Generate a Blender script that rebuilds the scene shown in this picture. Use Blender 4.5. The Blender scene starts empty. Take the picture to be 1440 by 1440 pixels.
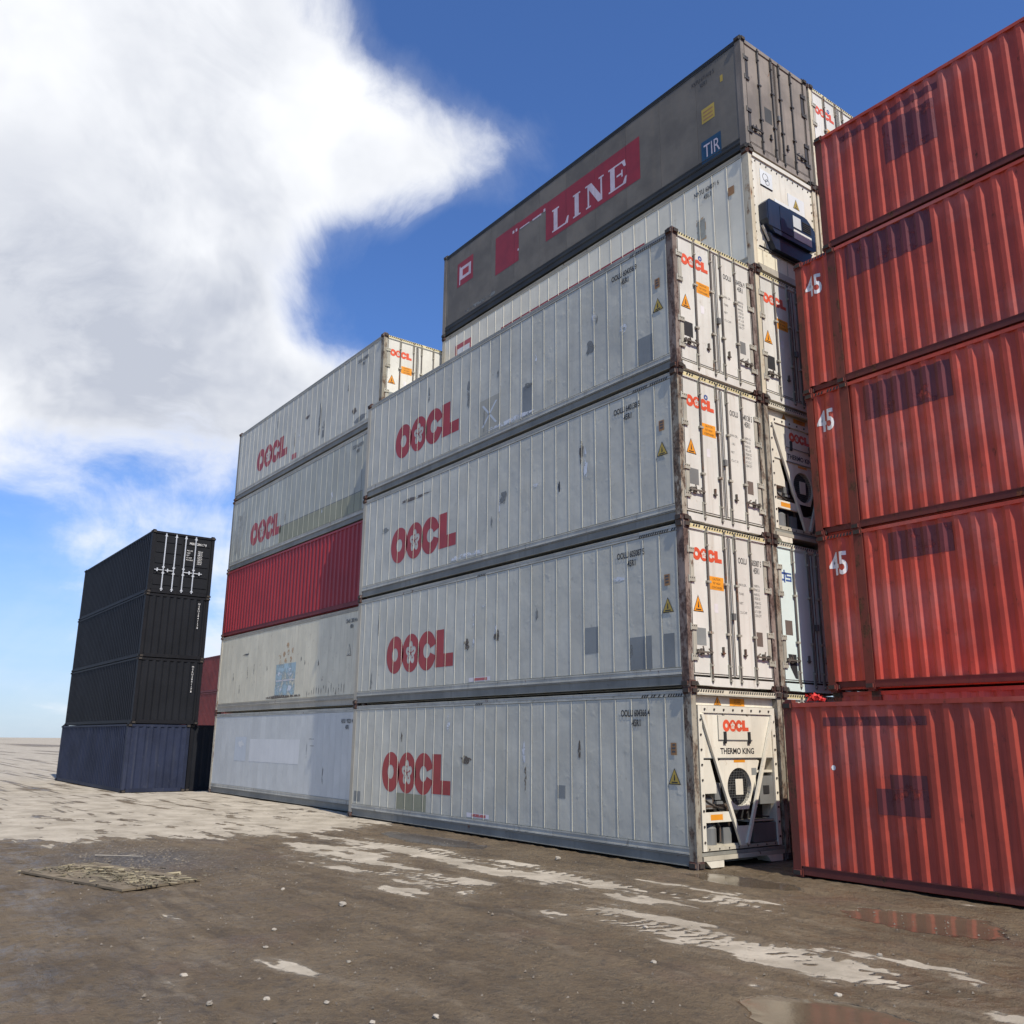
import bpy, bmesh, math, random
import numpy as np
from mathutils import Vector, Matrix, Euler
R = math.radians
random.seed(7); rng = np.random.default_rng(7)
scene = bpy.context.scene
col = scene.collection

# ------------------------------------------------------------------ camera
CAM = (10.450, -11.6175, 2.0006); YAW, PITCH, ROLL = -0.92752, 0.24867, 0.008966
cam_d = bpy.data.cameras.new('camera'); cam_d.sensor_width = 36; cam_d.lens = 36 * 1261.44 / 1440
cam_d.clip_end = 3000; cam_d.clip_start = .1
cam = bpy.data.objects.new('camera', cam_d); col.objects.link(cam); scene.camera = cam
Fv = Vector((math.sin(YAW) * math.cos(PITCH), math.cos(YAW) * math.cos(PITCH), math.sin(PITCH)))
Rv = Vector((math.cos(YAW), -math.sin(YAW), 0)); Uv = Rv.cross(Fv)
R2 = Rv * math.cos(ROLL) + Uv * math.sin(ROLL); U2 = Uv * math.cos(ROLL) - Rv * math.sin(ROLL)
m = Matrix((R2, U2, -Fv)).transposed().to_4x4(); m.translation = CAM; cam.matrix_world = m

# ------------------------------------------------------------------ sun, sky, exposure
SUN_EL, SUN_AZ = R(50), R(-8)          # azimuth measured from +x
sd = Vector((math.cos(SUN_AZ) * math.cos(SUN_EL), math.sin(SUN_AZ) * math.cos(SUN_EL), math.sin(SUN_EL)))
sun_d = bpy.data.lights.new('sun', 'SUN'); sun_d.energy = 5.0; sun_d.angle = R(.55); sun_d.color = (1, .945, .86)
sun = bpy.data.objects.new('sun', sun_d); col.objects.link(sun)
sun.rotation_euler = sd.to_track_quat('Z', 'Y').to_euler(); sun.location = (30, -10, 40)
scene.view_settings.view_transform = 'Standard'; scene.view_settings.look = 'None'
scene.view_settings.gamma = 1; scene.view_settings.exposure = 0.16
scene.cycles.max_bounces = 5; scene.cycles.diffuse_bounces = 2; scene.cycles.glossy_bounces = 2; scene.cycles.transparent_max_bounces = 6
scene.cycles.use_denoising = True

class NT:
    """small node-tree helper"""
    def __init__(s, tree): s.t = tree; s.n = tree.nodes; s.l = tree.links
    def new(s, typ, **k):
        n = s.n.new(typ)
        for a, v in k.items(): setattr(n, a, v)
        return n
    def link(s, a, b): s.l.new(a, b)
    def setin(s, n, i, v):
        if hasattr(v, 'links') or isinstance(v, bpy.types.NodeSocket): s.l.new(v, n.inputs[i])
        else: n.inputs[i].default_value = v
    def math(s, op, a, b=0.0, c=None, clamp=False):
        n = s.new('ShaderNodeMath', operation=op, use_clamp=clamp); s.setin(n, 0, a); s.setin(n, 1, b)
        if c is not None: s.setin(n, 2, c)
        return n.outputs[0]
    def vmath(s, op, a, b=None):
        n = s.new('ShaderNodeVectorMath', operation=op); s.setin(n, 0, a)
        if b is not None: s.setin(n, 1, b)
        return n.outputs['Value'] if op in ('DISTANCE', 'DOT_PRODUCT', 'LENGTH') else n.outputs[0]
    def noise(s, vec, scale, detail=4, rough=.55, dist=0.0):
        n = s.new('ShaderNodeTexNoise'); s.setin(n, 'Vector', vec)
        n.inputs['Scale'].default_value = scale; n.inputs['Detail'].default_value = detail
        n.inputs['Roughness'].default_value = rough; n.inputs['Distortion'].default_value = dist
        return n.outputs[0]
    def step(s, v, a, b, lo=0.0, hi=1.0):
        n = s.new('ShaderNodeMapRange', interpolation_type='SMOOTHSTEP'); s.setin(n, 0, v)
        for i, q in enumerate((a, b, lo, hi)): s.setin(n, i + 1, q)
        return n.outputs[0]
    def mix(s, f, a, b, blend='MIX'):
        n = s.new('ShaderNodeMix', data_type='RGBA', blend_type=blend)
        s.setin(n, 0, f)
        for i, v in ((6, a), (7, b)):
            s.setin(n, i, (*v, 1) if isinstance(v, tuple) and len(v) == 3 else v)
        return n.outputs[2]
    def scalevec(s, v, sc):
        n = s.new('ShaderNodeVectorMath', operation='MULTIPLY'); s.setin(n, 0, v); n.inputs[1].default_value = sc
        return n.outputs[0]
    def addvec(s, v, w):
        n = s.new('ShaderNodeVectorMath', operation='ADD'); s.setin(n, 0, v); s.setin(n, 1, w); return n.outputs[0]

world = bpy.data.worlds.new('World'); scene.world = world; world.use_nodes = True
W = NT(world.node_tree); W.n.clear()
wo = W.new('ShaderNodeOutputWorld'); bg = W.new('ShaderNodeBackground'); W.link(bg.outputs[0], wo.inputs[0])
sky = W.new('ShaderNodeTexSky', sky_type='NISHITA', sun_disc=False)
sky.sun_elevation = SUN_EL; sky.sun_rotation = R(90) - SUN_AZ; sky.air_density = 1.0; sky.dust_density = .3; sky.ozone_density = 4.5
gen = W.new('ShaderNodeTexCoord').outputs['Generated']
d = W.vmath('NORMALIZE', gen)
sep = W.new('ShaderNodeSeparateXYZ'); W.link(d, sep.inputs[0])
zc = W.math('MAXIMUM', sep.outputs[2], 0.0)
pz = W.math('ADD', zc, .16)
cv = W.new('ShaderNodeCombineXYZ'); W.link(W.math('DIVIDE', sep.outputs[0], pz), cv.inputs[0]); W.link(W.math('DIVIDE', sep.outputs[1], pz), cv.inputs[1])
P = cv.outputs[0]
wv = W.new('ShaderNodeTexNoise'); W.setin(wv, 'Vector', d); wv.inputs['Scale'].default_value = 3.0; wv.inputs['Detail'].default_value = 4
dw = W.addvec(d, W.scalevec(W.addvec(wv.outputs['Color'], (-.5, -.5, -.5)), (.16, .16, .12)))
n1 = W.noise(P, 1.3, 6, .55, .2)
n2 = W.noise(dw, 6.0, 9, .64, .5)
# cloud banks: direction, angular radius, weight
banks = [((-.768, .10, .63), .32, .50), ((-.80, .225, .55), .24, .40), ((-.725, .335, .60), .13, .36), ((-.69, .425, .590), .12, .34),
         ((-.85, .15, .45), .26, .40), ((-.86, .31, .395), .15, .42), ((-.90, .20, .36), .20, .44), ((-.825, .385, .39), .06, .22),
         ((-.78, .36, .50), .13, .22), ((-.72, .43, .53), .09, .16), ((-.94, .34, .10), .16, .30), ((-.95, -.1, .35), .3, .3)]
cov = None
for c, r, w in banks:
    v = W.step(W.vmath('DISTANCE', dw, c), 0.0, r * 1.2, w, 0.0)
    cov = v if cov is None else W.math('ADD', cov, v)
cov = W.math('MINIMUM', cov, .56)
den = W.math('ADD', W.math('ADD', W.math('MULTIPLY', n1, .85), W.math('MULTIPLY', n2, .75)), cov)
clear = W.step(W.vmath('DISTANCE', d, (-.42, .62, .66)), .18, .42, .30, 0.0)
clear = W.math('ADD', clear, W.step(W.vmath('DISTANCE', dw, (-.772, .425, .478)), .02, .155, .62, 0.0))
clear = W.math('ADD', clear, W.step(W.vmath('DISTANCE', dw, (-.635, .37, .69)), .04, .16, .40, 0.0))
clear = W.math('ADD', clear, W.step(W.vmath('DISTANCE', dw, (-.805, .345, .485)), .01, .11, .42, 0.0))
den = W.math('SUBTRACT', den, clear)
alpha = W.step(den, .82, 1.26)
thin = W.math('MULTIPLY', W.step(den, .70, 1.05), .14)
alpha = W.math('MAXIMUM', alpha, thin)
shade = W.step(W.noise(dw, 4.2, 5, .55), .36, .66)
low = W.step(sep.outputs[2], .30, .70, .85, .35)
thick = W.step(den, 1.00, 1.38)
dk_ = W.math('MULTIPLY', W.math('MULTIPLY', thick, W.math('SUBTRACT', 1.0, shade)), W.math('ADD', low, .25))
dk_ = W.math('MULTIPLY', dk_, W.step(n2, .30, .62, 1.25, .70), clamp=True)
ccol = W.mix(dk_, (.92, .935, .965), (.50, .535, .62))
skyc = W.mix(1.0, sky.outputs[0], (.084, .110, .152), 'MULTIPLY')
skyc = W.mix(W.step(sep.outputs[2], .0, .26, .62, 0.0), skyc, (.50, .57, .68))
W.link(W.mix(alpha, skyc, ccol), bg.inputs[0]); bg.inputs[1].default_value = 1.0
world.cycles.sampling_method = 'MANUAL'; world.cycles.sample_map_resolution = 512

# ------------------------------------------------------------------ materials
MATS = {}
def paint(name, c, var=.10, streak=.25, dirt=(.10, .085, .06), rust=0.0, rustc=((.045, .022, .014), (.20, .075, .03)), rough=.5,
          bump=.0, bscale=1.6, spec=.4, fade=0.0, metal=0.0, blotch=0.0, blotchc=(.3, .3, .3), grain=.02, soft=.05):
    mat = bpy.data.materials.new(name); mat.use_nodes = True; N = NT(mat.node_tree)
    b = N.n['Principled BSDF']
    g = N.new('ShaderNodeNewGeometry').outputs['Position']
    oi = N.new('ShaderNodeObjectInfo'); off = N.math('MULTIPLY', oi.outputs['Random'], 61.0)
    p = N.addvec(g, off)
    big = N.noise(p, .9, 4, .6); fine = N.noise(p, 14, 2, .6)
    base = N.mix(N.step(big, .3, .7), tuple(x * (1 - var) for x in c), tuple(min(1, x * (1 + var)) for x in c))
    base = N.mix(N.math('MULTIPLY', fine, .10), base, tuple(x * .6 for x in c))
    if fade:
        base = N.mix(N.math('MULTIPLY', N.step(N.noise(p, .55, 6, .65), .48, .68), fade), base, (.55, .45, .42))
    if blotch:
        base = N.mix(N.math('MULTIPLY', N.step(N.noise(p, .8, 3, .5), .52, .66), blotch), base, blotchc)
    if streak:
        sv = N.scalevec(p, (7, 7, .28)); st = N.noise(sv, 1.0, 4, .7)
        sm = N.math('MULTIPLY', N.step(st, .47, .80), N.step(big, .25, .7))
        base = N.mix(N.math('MULTIPLY', sm, streak), base, dirt)
        sp = N.noise(p, 5.5, 5, .72)
        base = N.mix(N.math('MULTIPLY', N.step(sp, .60, .72), streak * .8), base, dirt)
    ro = rough
    if rust:
        rn = N.noise(N.scalevec(p, (1.0, 1.0, .45)), 5.0, 6, .68)
        rb = N.noise(p, .8, 3, .5)
        lim = N.math('SUBTRACT', .80 - rust * .42, N.math('MULTIPLY', rb, .12))
        rm = N.step(rn, lim, N.math('ADD', lim, soft))
        rc = N.mix(N.step(N.noise(p, 22, 3, .6), .35, .65), rustc[0], rustc[1])
        base = N.mix(rm, base, rc)
        ro = N.math('ADD', rough, N.math('MULTIPLY', rm, .3))
    N.setin(b, 'Base Color', base); N.setin(b, 'Roughness', ro)
    b.inputs['Specular IOR Level'].default_value = spec; b.inputs['Metallic'].default_value = metal
    if bump or grain:
        h = N.math('MULTIPLY', N.noise(p, 30, 3, .6), grain * .12)
        if bump:
            h = N.math('ADD', h, N.math('MULTIPLY', N.noise(p, bscale, 3, .5), bump)); h = N.math('ADD', h, N.math('MULTIPLY', N.step(N.noise(p, bscale * 3.1, 2, .5), .60, .80), bump * .12))
        bn = N.new('ShaderNodeBump'); bn.inputs['Strength'].default_value = 1; bn.inputs['Distance'].default_value = .1
        N.link(h, bn.inputs['Height']); N.link(bn.outputs[0], b.inputs['Normal'])
    MATS[name] = mat; return mat

def decal(name, c, wear=.25, rough=.5, scale=6.0, hard=.05):
    """printed or painted film with worn gaps that show the wall behind"""
    mat = bpy.data.materials.new(name); mat.use_nodes = True; N = NT(mat.node_tree)
    b = N.n['Principled BSDF']; out = N.n['Material Output']
    p = N.new('ShaderNodeNewGeometry').outputs['Position']
    n = N.noise(p, scale, 8, .7); v = N.noise(p, 2.0, 4, .6)
    N.setin(b, 'Base Color', N.mix(N.step(v, .3, .7), tuple(x * .86 for x in c), tuple(min(1, x * 1.1) for x in c)))
    b.inputs['Roughness'].default_value = rough
    if wear:
        tr = N.new('ShaderNodeBsdfTransparent'); mx = N.new('ShaderNodeMixShader')
        lim = 1 - .28 - wear * .38
        N.link(N.step(n, lim, lim + hard), mx.inputs[0]); N.link(b.outputs[0], mx.inputs[1]); N.link(tr.outputs[0], mx.inputs[2])
        N.link(mx.outputs[0], out.inputs[0])
    MATS[name] = mat; return mat

GR = (.50, .55, .55)
paint('grey_panel', (.525, .505, .410), var=.11, streak=.42, dirt=(.24, .215, .155), bump=.20, rough=.45, rust=.04, blotch=.22, blotchc=(.45, .415, .30))
paint('green_grey_panel', (.40, .40, .33), var=.12, streak=.5, dirt=(.16, .15, .105), bump=.14, rough=.5, blotch=.30, blotchc=(.28, .27, .20))
paint('blue_white_panel', (.56, .565, .52), var=.08, streak=.30, dirt=(.28, .27, .25), bump=.08, rough=.5)
paint('cream_panel', (.70, .64, .465), var=.10, streak=.50, dirt=(.27, .18, .10), bump=.06, rough=.55, rust=.19, soft=.08)
paint('pale_panel', (.72, .665, .52), var=.09, streak=.35, dirt=(.36, .28, .18), bump=.06, rough=.5, rust=.05)
paint('dark_panel', (.150, .131, .100), var=.22, streak=.55, dirt=(.20, .16, .11), bump=.06, rough=.6)
paint('dark_door', (.205, .172, .135), var=.28, streak=.7, dirt=(.07, .055, .042), bump=.03, rough=.65, rust=.16, soft=.1)
paint('white_door', (.61, .585, .51), var=.10, streak=.55, dirt=(.33, .26, .18), bump=.04, rough=.45, rust=.09, soft=.10)
paint('mint_door', (.60, .68, .62), var=.05, streak=.2, dirt=(.35, .36, .30), bump=.02, rough=.4)
paint('white_plate', (.66, .61, .49), var=.10, streak=.60, dirt=(.34, .25, .15), bump=.03, rough=.45, rust=.14, soft=.08)
paint('rail_grey', (.225, .218, .180), var=.2, streak=.6, dirt=(.085, .075, .055), bump=.03, rough=.6, rust=.18)
paint('trim_light', (.47, .45, .37), var=.2, streak=.7, dirt=(.15, .125, .08), rough=.55, rust=.26, soft=.1)
paint('cream_rail', (.42, .38, .29), var=.15, streak=.5, dirt=(.14, .11, .07), rough=.6, rust=.22)
paint('dark_rail', (.045, .045, .04), var=.2, streak=.3, rough=.65, rust=.08)
paint('post_rust', (.30, .265, .20), var=.3, streak=.85, dirt=(.075, .055, .04), rough=.75, rust=.66, rustc=((.055, .038, .028), (.155, .105, .07)), bump=.03, bscale=8, soft=.12)
paint('post_red_rust', (.20, .155, .125), var=.3, streak=.8, dirt=(.065, .045, .035), rough=.75, rust=.72, rustc=((.055, .034, .028), (.12, .075, .058)), bump=.03, bscale=8, soft=.12)
paint('post_cream', (.56, .49, .35), var=.15, streak=.6, dirt=(.24, .15, .08), rough=.6, rust=.46, rustc=((.12, .065, .035), (.30, .155, .07)), bump=.03, bscale=8, soft=.14)
paint('casting', (.13, .10, .085), var=.25, streak=.4, rough=.75, rust=.70, rustc=((.045, .022, .018), (.11, .05, .035)), bump=.03, bscale=14)
paint('casting_dark', (.045, .043, .04), var=.2, streak=.2, rough=.7, rust=.2, bump=.02, bscale=14)
paint('red_wall', (.455, .065, .034), var=.22, streak=.60, dirt=(.13, .026, .017), rough=.55, rust=.27, rustc=((.07, .025, .015), (.16, .048, .024)), fade=.14, bump=.06, bscale=3, soft=.12)
paint('red_rail', (.135, .030, .021), var=.25, streak=.6, dirt=(.05, .025, .018), rough=.65, rust=.42, soft=.1)
paint('red_post', (.165, .036, .022), var=.25, streak=.7, dirt=(.065, .032, .02), rough=.65, rust=.55, rustc=((.05, .026, .015), (.115, .055, .026)), soft=.14)
decal('maroon_patch', (.15, .026, .024), wear=.50, scale=2.6, hard=.16)
paint('crimson_wall', (.30, .022, .024), var=.10, streak=.2, dirt=(.12, .02, .02), rough=.5, bump=.02)
paint('crimson_rail', (.16, .02, .02), var=.15, streak=.4, dirt=(.06, .03, .02), rough=.6, rust=.1)
paint('black_wall', (.0085, .009, .011), var=.2, streak=.1, dirt=(.02, .02, .02), rough=.6, spec=.2)
paint('black_frame', (.007, .007, .009), var=.2, streak=.1, rough=.6, spec=.2)
paint('navy_wall', (.016, .021, .042), var=.25, streak=.7, dirt=(.06, .062, .07), rough=.6, spec=.25)
paint('galvanised', (.50, .51, .52), var=.12, streak=.2, rough=.4, metal=.2)
paint('bar_steel', (.115, .098, .078), var=.3, streak=.5, dirt=(.05, .04, .03), rough=.6, rust=.4, soft=.1)
paint('dark_bar', (.045, .04, .035), var=.2, streak=.3, rough=.6, rust=.1)
paint('hinge_grey', (.36, .335, .265), var=.2, streak=.5, rough=.6, rust=.34, soft=.1)
paint('rubber_and_shade', (.045, .036, .028), var=.3, streak=.3, rough=.8)
paint('machine_grey', (.15, .15, .14), var=.25, streak=.5, rough=.55, rust=.10)
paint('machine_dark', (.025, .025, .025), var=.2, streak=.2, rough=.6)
paint('copper_brown', (.10, .07, .05), var=.2, streak=.3, rough=.5)
paint('navy_cowl', (.010, .020, .042), var=.2, streak=.5, dirt=(.05, .06, .07), rough=.38, spec=.5)
paint('patch_grey', (.215, .225, .21), var=.16, streak=.4, dirt=(.13, .125, .11), rough=.5)
paint('patch_olive', (.27, .265, .17), var=.12, streak=.3, dirt=(.14, .13, .08), rough=.55, rust=.08)
paint('patch_pale', (.55, .58, .58), var=.06, streak=.15, dirt=(.3, .3, .3), rough=.45)
paint('patch_white', (.66, .66, .62), var=.05, streak=.1, rough=.5)
paint('patch_beige', (.40, .38, .30), var=.12, streak=.3, dirt=(.18, .15, .09), rough=.55, rust=.08)
paint('plate_brown', (.20, .16, .13), var=.15, streak=.2, rough=.4, metal=.3)
paint('ply', (.16, .125, .08), var=.3, streak=.6, dirt=(.07, .055, .035), rough=.85)
paint('straw', (.25, .21, .13), var=.4, streak=.5, rough=.9)
paint('stone', (.33, .29, .23), var=.25, streak=.4, rough=.9, bump=.1, bscale=20)
paint('red_cloth', (.48, .035, .03), var=.2, streak=.1, rough=.9)
paint('shaded_red_wall', (.15, .027, .022), var=.2, streak=.5, dirt=(.07, .02, .018), rough=.6, rust=.15)  # red made darker, shade on the distant stack put into its colour
decal('logo_red', (.36, .030, .026), wear=.10)
decal('logo_orange', (.62, .085, .035), wear=.18)
decal('ink', (.02, .02, .022), wear=.12)
decal('ink_faded', (.075, .075, .07), wear=.40, scale=9)
decal('white_ink', (.72, .70, .66), wear=.16)
decal('sticker_orange', (.70, .27, .02), wear=.06)
decal('sticker_yellow', (.46, .32, .05), wear=.10)
decal('sticker_brown', (.34, .17, .06), wear=.10)
decal('tag_white', (.66, .62, .60), wear=.25)
decal('tag_red', (.45, .10, .09), wear=.30)
decal('hazard_yellow', (.60, .51, .27), wear=.22)
decal('hazard_cream', (.60, .54, .40), wear=.18)
decal('faded_blue', (.36, .48, .50), wear=.80, scale=3.0, hard=.25)
decal('sticker_blue', (.05, .09, .25), wear=.10)
decal('tir_blue', (.012, .055, .105), wear=.06)
decal('rust_streak', (.105, .078, .052), wear=.66, scale=6, hard=.14)
decal('rust_core', (.07, .05, .03), wear=.35, scale=8)
decal('line_red', (.27, .022, .024), wear=.05)
decal('line_white', (.55, .47, .50), wear=.06)
decal('faded_orange', (.50, .32, .16), wear=.60)
decal('scuff', (.19, .19, .165), wear=.72, scale=4.5, hard=.18)
decal('scuff_light', (.66, .68, .68), wear=.70, scale=4, hard=.10)
decal('grime', (.36, .35, .28), wear=.60, scale=1.3, hard=.35)
paint('grit', (.15, .125, .095), var=.3, streak=.3, rough=.9)
M = MATS

# ------------------------------------------------------------------ mesh helpers
class MB:
    def __init__(s): s.v = []; s.f = []; s.m = []
    def add(s, vs, fs, mi=0):
        o = len(s.v); s.v += [tuple(v) for v in vs]; s.f += [tuple(i + o for i in f) for f in fs]; s.m += [mi] * len(fs); return s
    def box(s, x0, y0, z0, x1, y1, z1, mi=0):
        x0, x1 = sorted((x0, x1)); y0, y1 = sorted((y0, y1)); z0, z1 = sorted((z0, z1))
        return s.add([(x0, y0, z0), (x1, y0, z0), (x1, y1, z0), (x0, y1, z0), (x0, y0, z1), (x1, y0, z1), (x1, y1, z1), (x0, y1, z1)],
                     [(0, 3, 2, 1), (4, 5, 6, 7), (0, 1, 5, 4), (1, 2, 6, 5), (2, 3, 7, 6), (3, 0, 4, 7)], mi)
    def prism(s, poly, a, b, axis='x', mi=0):
        """polygon of (u,v) extruded from a to b; axis x: (u,v)=(y,z); y: (x,z); z: (x,y)"""
        n = len(poly)
        f = {'x': lambda u, v, t: (t, u, v), 'y': lambda u, v, t: (u, t, v), 'z': lambda u, v, t: (u, v, t)}[axis]
        vs = [f(u, v, a) for u, v in poly] + [f(u, v, b) for u, v in poly]
        fs = [tuple(range(n))[::-1], tuple(range(n, 2 * n))] + [(i, (i + 1) % n, n + (i + 1) % n, n + i) for i in range(n)]
        return s.add(vs, fs, mi)
    def tube(s, p0, p1, r, n=8, r1=None, mi=0):
        p0, p1 = Vector(p0), Vector(p1); r1 = r if r1 is None else r1
        q = (p1 - p0).to_track_quat('Z', 'Y').to_matrix(); vs = []
        for p, rr in ((p0, r), (p1, r1)):
            for i in range(n):
                a = 2 * math.pi * i / n; vs.append(p + q @ Vector((math.cos(a) * rr, math.sin(a) * rr, 0)))
        fs = [(i, (i + 1) % n, n + (i + 1) % n, n + i) for i in range(n)] + [tuple(range(n))[::-1], tuple(range(n, 2 * n))]
        return s.add(vs, fs, mi)
    def mesh(s, name):
        me = bpy.data.meshes.new(name); me.from_pydata(s.v, [], s.f)
        if any(s.m): me.polygons.foreach_set('material_index', s.m)
        bm = bmesh.new(); bm.from_mesh(me); bmesh.ops.recalc_face_normals(bm, faces=bm.faces); bm.to_mesh(me); bm.free()
        return me
    def build(s, name, mat, parent=None, **k): return put(name, s.mesh(name), mat, parent, **k)

def put(name, me, mat, parent=None, loc=(0, 0, 0), rot=(0, 0, 0), scale=(1, 1, 1), smooth=False, kind=None):
    o = bpy.data.objects.new(name, me); col.objects.link(o)
    mats = mat if isinstance(mat, (list, tuple)) else [mat]
    if not me.materials:
        for q in mats: me.materials.append(M[q] if isinstance(q, str) else q)
    else:
        for i, q in enumerate(mats):
            q = M[q] if isinstance(q, str) else q
            if me.materials[i] != q:
                o.material_slots[i].link = 'OBJECT'; o.material_slots[i].material = q
    if parent: o.parent = parent
    o.location = loc; o.rotation_euler = rot; o.scale = scale
    if smooth: me.polygons.foreach_set('use_smooth', [True] * len(me.polygons))
    if kind: o['kind'] = kind
    return o

def thing(name, label, cat, loc=(0, 0, 0), rotz=0.0, group=None, rot=None):
    o = bpy.data.objects.new(name, None); col.objects.link(o); o.location = loc
    o.rotation_euler = rot if rot else (0, 0, rotz); o.empty_display_size = .3
    o['label'] = label; o['category'] = cat
    if group: o['group'] = group
    return o

SIDE = (R(90), 0, 0); END = (R(90), 0, R(90))
TXT = {}
def text_mesh(s, h, xs=.8, bold=0.0, align='LEFT'):
    k = (s, h, xs, bold, align)
    if k not in TXT:
        cu = bpy.data.curves.new('lettering', 'FONT'); cu.body = s; cu.size = h / .70; cu.align_x = align; cu.resolution_u = 3
        cu.offset = bold; cu.fill_mode = 'FRONT'
        ob = bpy.data.objects.new('lettering', cu)
        me = bpy.data.meshes.new_from_object(ob); me.name = 'lettering'; me.materials.clear()
        me.transform(Matrix.Diagonal((xs, 1, 1, 1)))
        bpy.data.objects.remove(ob); bpy.data.curves.remove(cu)
        TXT[k] = me
    return TXT[k]

def text_side(root, s, x, z, h, mat='ink', xs=.8, y=.0025, bold=0.0, align='LEFT', name='lettering'):
    return put(name, text_mesh(s, h, xs, bold, align).copy(), mat, root, loc=(x, y, z), rot=SIDE)
def text_end(root, s, yy, z, h, mat='ink', xs=.8, x=-.0262, bold=0.0, align='LEFT', name='lettering', rotz=0):
    return put(name, text_mesh(s, h, xs, bold, align).copy(), mat, root, loc=(x, yy, z), rot=END)

def flat(root, name, pts, mat, face='side', off=0.0):
    """flat film: pts (u,v) on the side (x,z) or end (y,z) plane"""
    if face == 'side': vs = [(u, off, v) for u, v in pts]; f = tuple(range(len(pts)))
    else: vs = [(off, u, v) for u, v in pts]; f = tuple(range(len(pts)))
    return MB().add(vs, [f]).build(name, mat, root)
def rect(u0, v0, u1, v1): return [(u0, v0), (u1, v0), (u1, v1), (u0, v1)]

# -------- lettering of the big red logo, drawn as flat shapes in metres (3.17 wide, .95 high)
def ring(mb, cx, cz, ro, ri, a0=0, a1=360, n=36):
    vs = []; fs = []
    for i in range(n + 1):
        a = R(a0 + (a1 - a0) * i / n); c, s_ = math.cos(a), math.sin(a)
        o = ro(a) if callable(ro) else ro; q = ri(a) if callable(ri) else ri
        vs += [(cx + c * o[0], cz + s_ * o[1], 0), (cx + c * q[0], cz + s_ * q[1], 0)]
    for i in range(n): fs.append((2 * i, 2 * i + 2, 2 * i + 3, 2 * i + 1))
    mb.add(vs, fs)
def oocl_mesh():
    mb = MB()
    ring(mb, .47, .48, (.47, .48), (.165, .17))
    fl = lambda a: (lambda r: (r, r * 1.12))(.165 + .105 * abs(math.cos(2.5 * (a - R(90)))))
    ring(mb, 1.33, .48, (.46, .48), fl, n=60)
    ring(mb, 2.16, .48, (.47, .48), (.175, .18), 17, 343, 32)
    mb.add([(2.58, .05, 0), (2.99, .05, 0), (2.99, .94, 0), (2.58, .94, 0)], [(0, 1, 2, 3)])
    mb.add([(2.99, .05, 0), (3.44, .05, 0), (3.44, .36, 0), (2.99, .36, 0)], [(0, 1, 2, 3)])
    for k in range(5):            # stamens of the blossom
        a = R(90 + 72 * k); c, s_ = math.cos(a), math.sin(a)
        for r0, r1, w in ((.0, .10, .012), (.12, .17, .02)):
            mb.add([(1.33 + c * r0 - s_ * w, .48 + s_ * r0 + c * w, 0), (1.33 + c * r0 + s_ * w, .48 + s_ * r0 - c * w, 0),
                    (1.33 + c * r1 + s_ * w, .48 + s_ * r1 - c * w, 0), (1.33 + c * r1 - s_ * w, .48 + s_ * r1 + c * w, 0)], [(0, 1, 2, 3)])
    me = mb.mesh('logo'); me.transform(Matrix.Diagonal((3.17 / 3.44, 1, 1, 1))); return me
OOCL = oocl_mesh()

def serif_line():
    mb = MB()
    q = lambda pts: mb.add([(u, v, 0) for u, v in pts], [tuple(range(len(pts)))])
    h = .66; sw = .15; t = .045
    def stem(x, w=sw, ser=.06): q(rect(x, 0, x + w, h)); q(rect(x - ser, 0, x, t)); q(rect(x + w, 0, x + w + ser, t)); q(rect(x - ser, h - t, x, h)); q(rect(x + w, h - t, x + w + ser, h))
    stem(.06); q([(.27, 0), (.60, 0), (.64, .20), (.58, .20), (.50, t), (.27, t)])
    stem(.86)
    q(rect(1.33, 0, 1.385, h)); q(rect(1.27, 0, 1.33, t)); q(rect(1.385, 0, 1.445, t)); q(rect(1.25, h - t, 1.33, h)); q(rect(1.785, 0, 1.84, h)); q(rect(1.725, h - t, 1.785, h)); q(rect(1.84, h - t, 1.90, h)); q([(1.386, h), (1.47, h), (1.784, .17), (1.784, 0), (1.70, 0), (1.386, .50)])
    stem(2.12); x = 2.33
    q([(x, 0), (x + .30, 0), (x + .34, .20), (x + .28, .20), (x + .20, t), (x, t)])
    q([(x, h), (x + .28, h), (x + .31, h - .18), (x + .25, h - .18), (x + .18, h - t), (x, h - t)])
    q(rect(x, h / 2 - .02, x + .16, h / 2 + .03)); q(rect(x + .16, h / 2 - .09, x + .20, h / 2 + .10))
    return mb.mesh('lettering')

PITCH_P = .4135                     # reefers: panel pitch
PX1 = -.17                          # first panel edge from the near end
FRONT, BEAD = .012, .005            # y of the panel face and of its raised seam
def bands(u0, u1, pitch, px1, n):
    """strips (xa, xb, y) of the panelled side between u0 and u1, grooves left out"""
    out = []
    for i in range(n):
        b = px1 - i * pitch; a = b - pitch
        for xa, xb, y in ((a, b - .036, FRONT - .0025), (b - .036, b - .013, BEAD - .0025)) if .412 < pitch < 1 else ((a, b - .006, FRONT - .0025),):
            xa2, xb2 = max(xa, u0), min(xb, u1)
            if xb2 - xa2 > .002: out.append((xa2, xb2, y))
    return out
def side_rect(root, name, u0, v0, u1, v1, mat, spec, off=0.0):
    mb = MB()
    for xa, xb, y in bands(u0, u1, *spec):
        mb.add([(xa, y - off, v0), (xb, y - off, v0), (xb, y - off, v1), (xa, y - off, v1)], [(0, 1, 2, 3)])
    return mb.build(name, mat, root)
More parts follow.
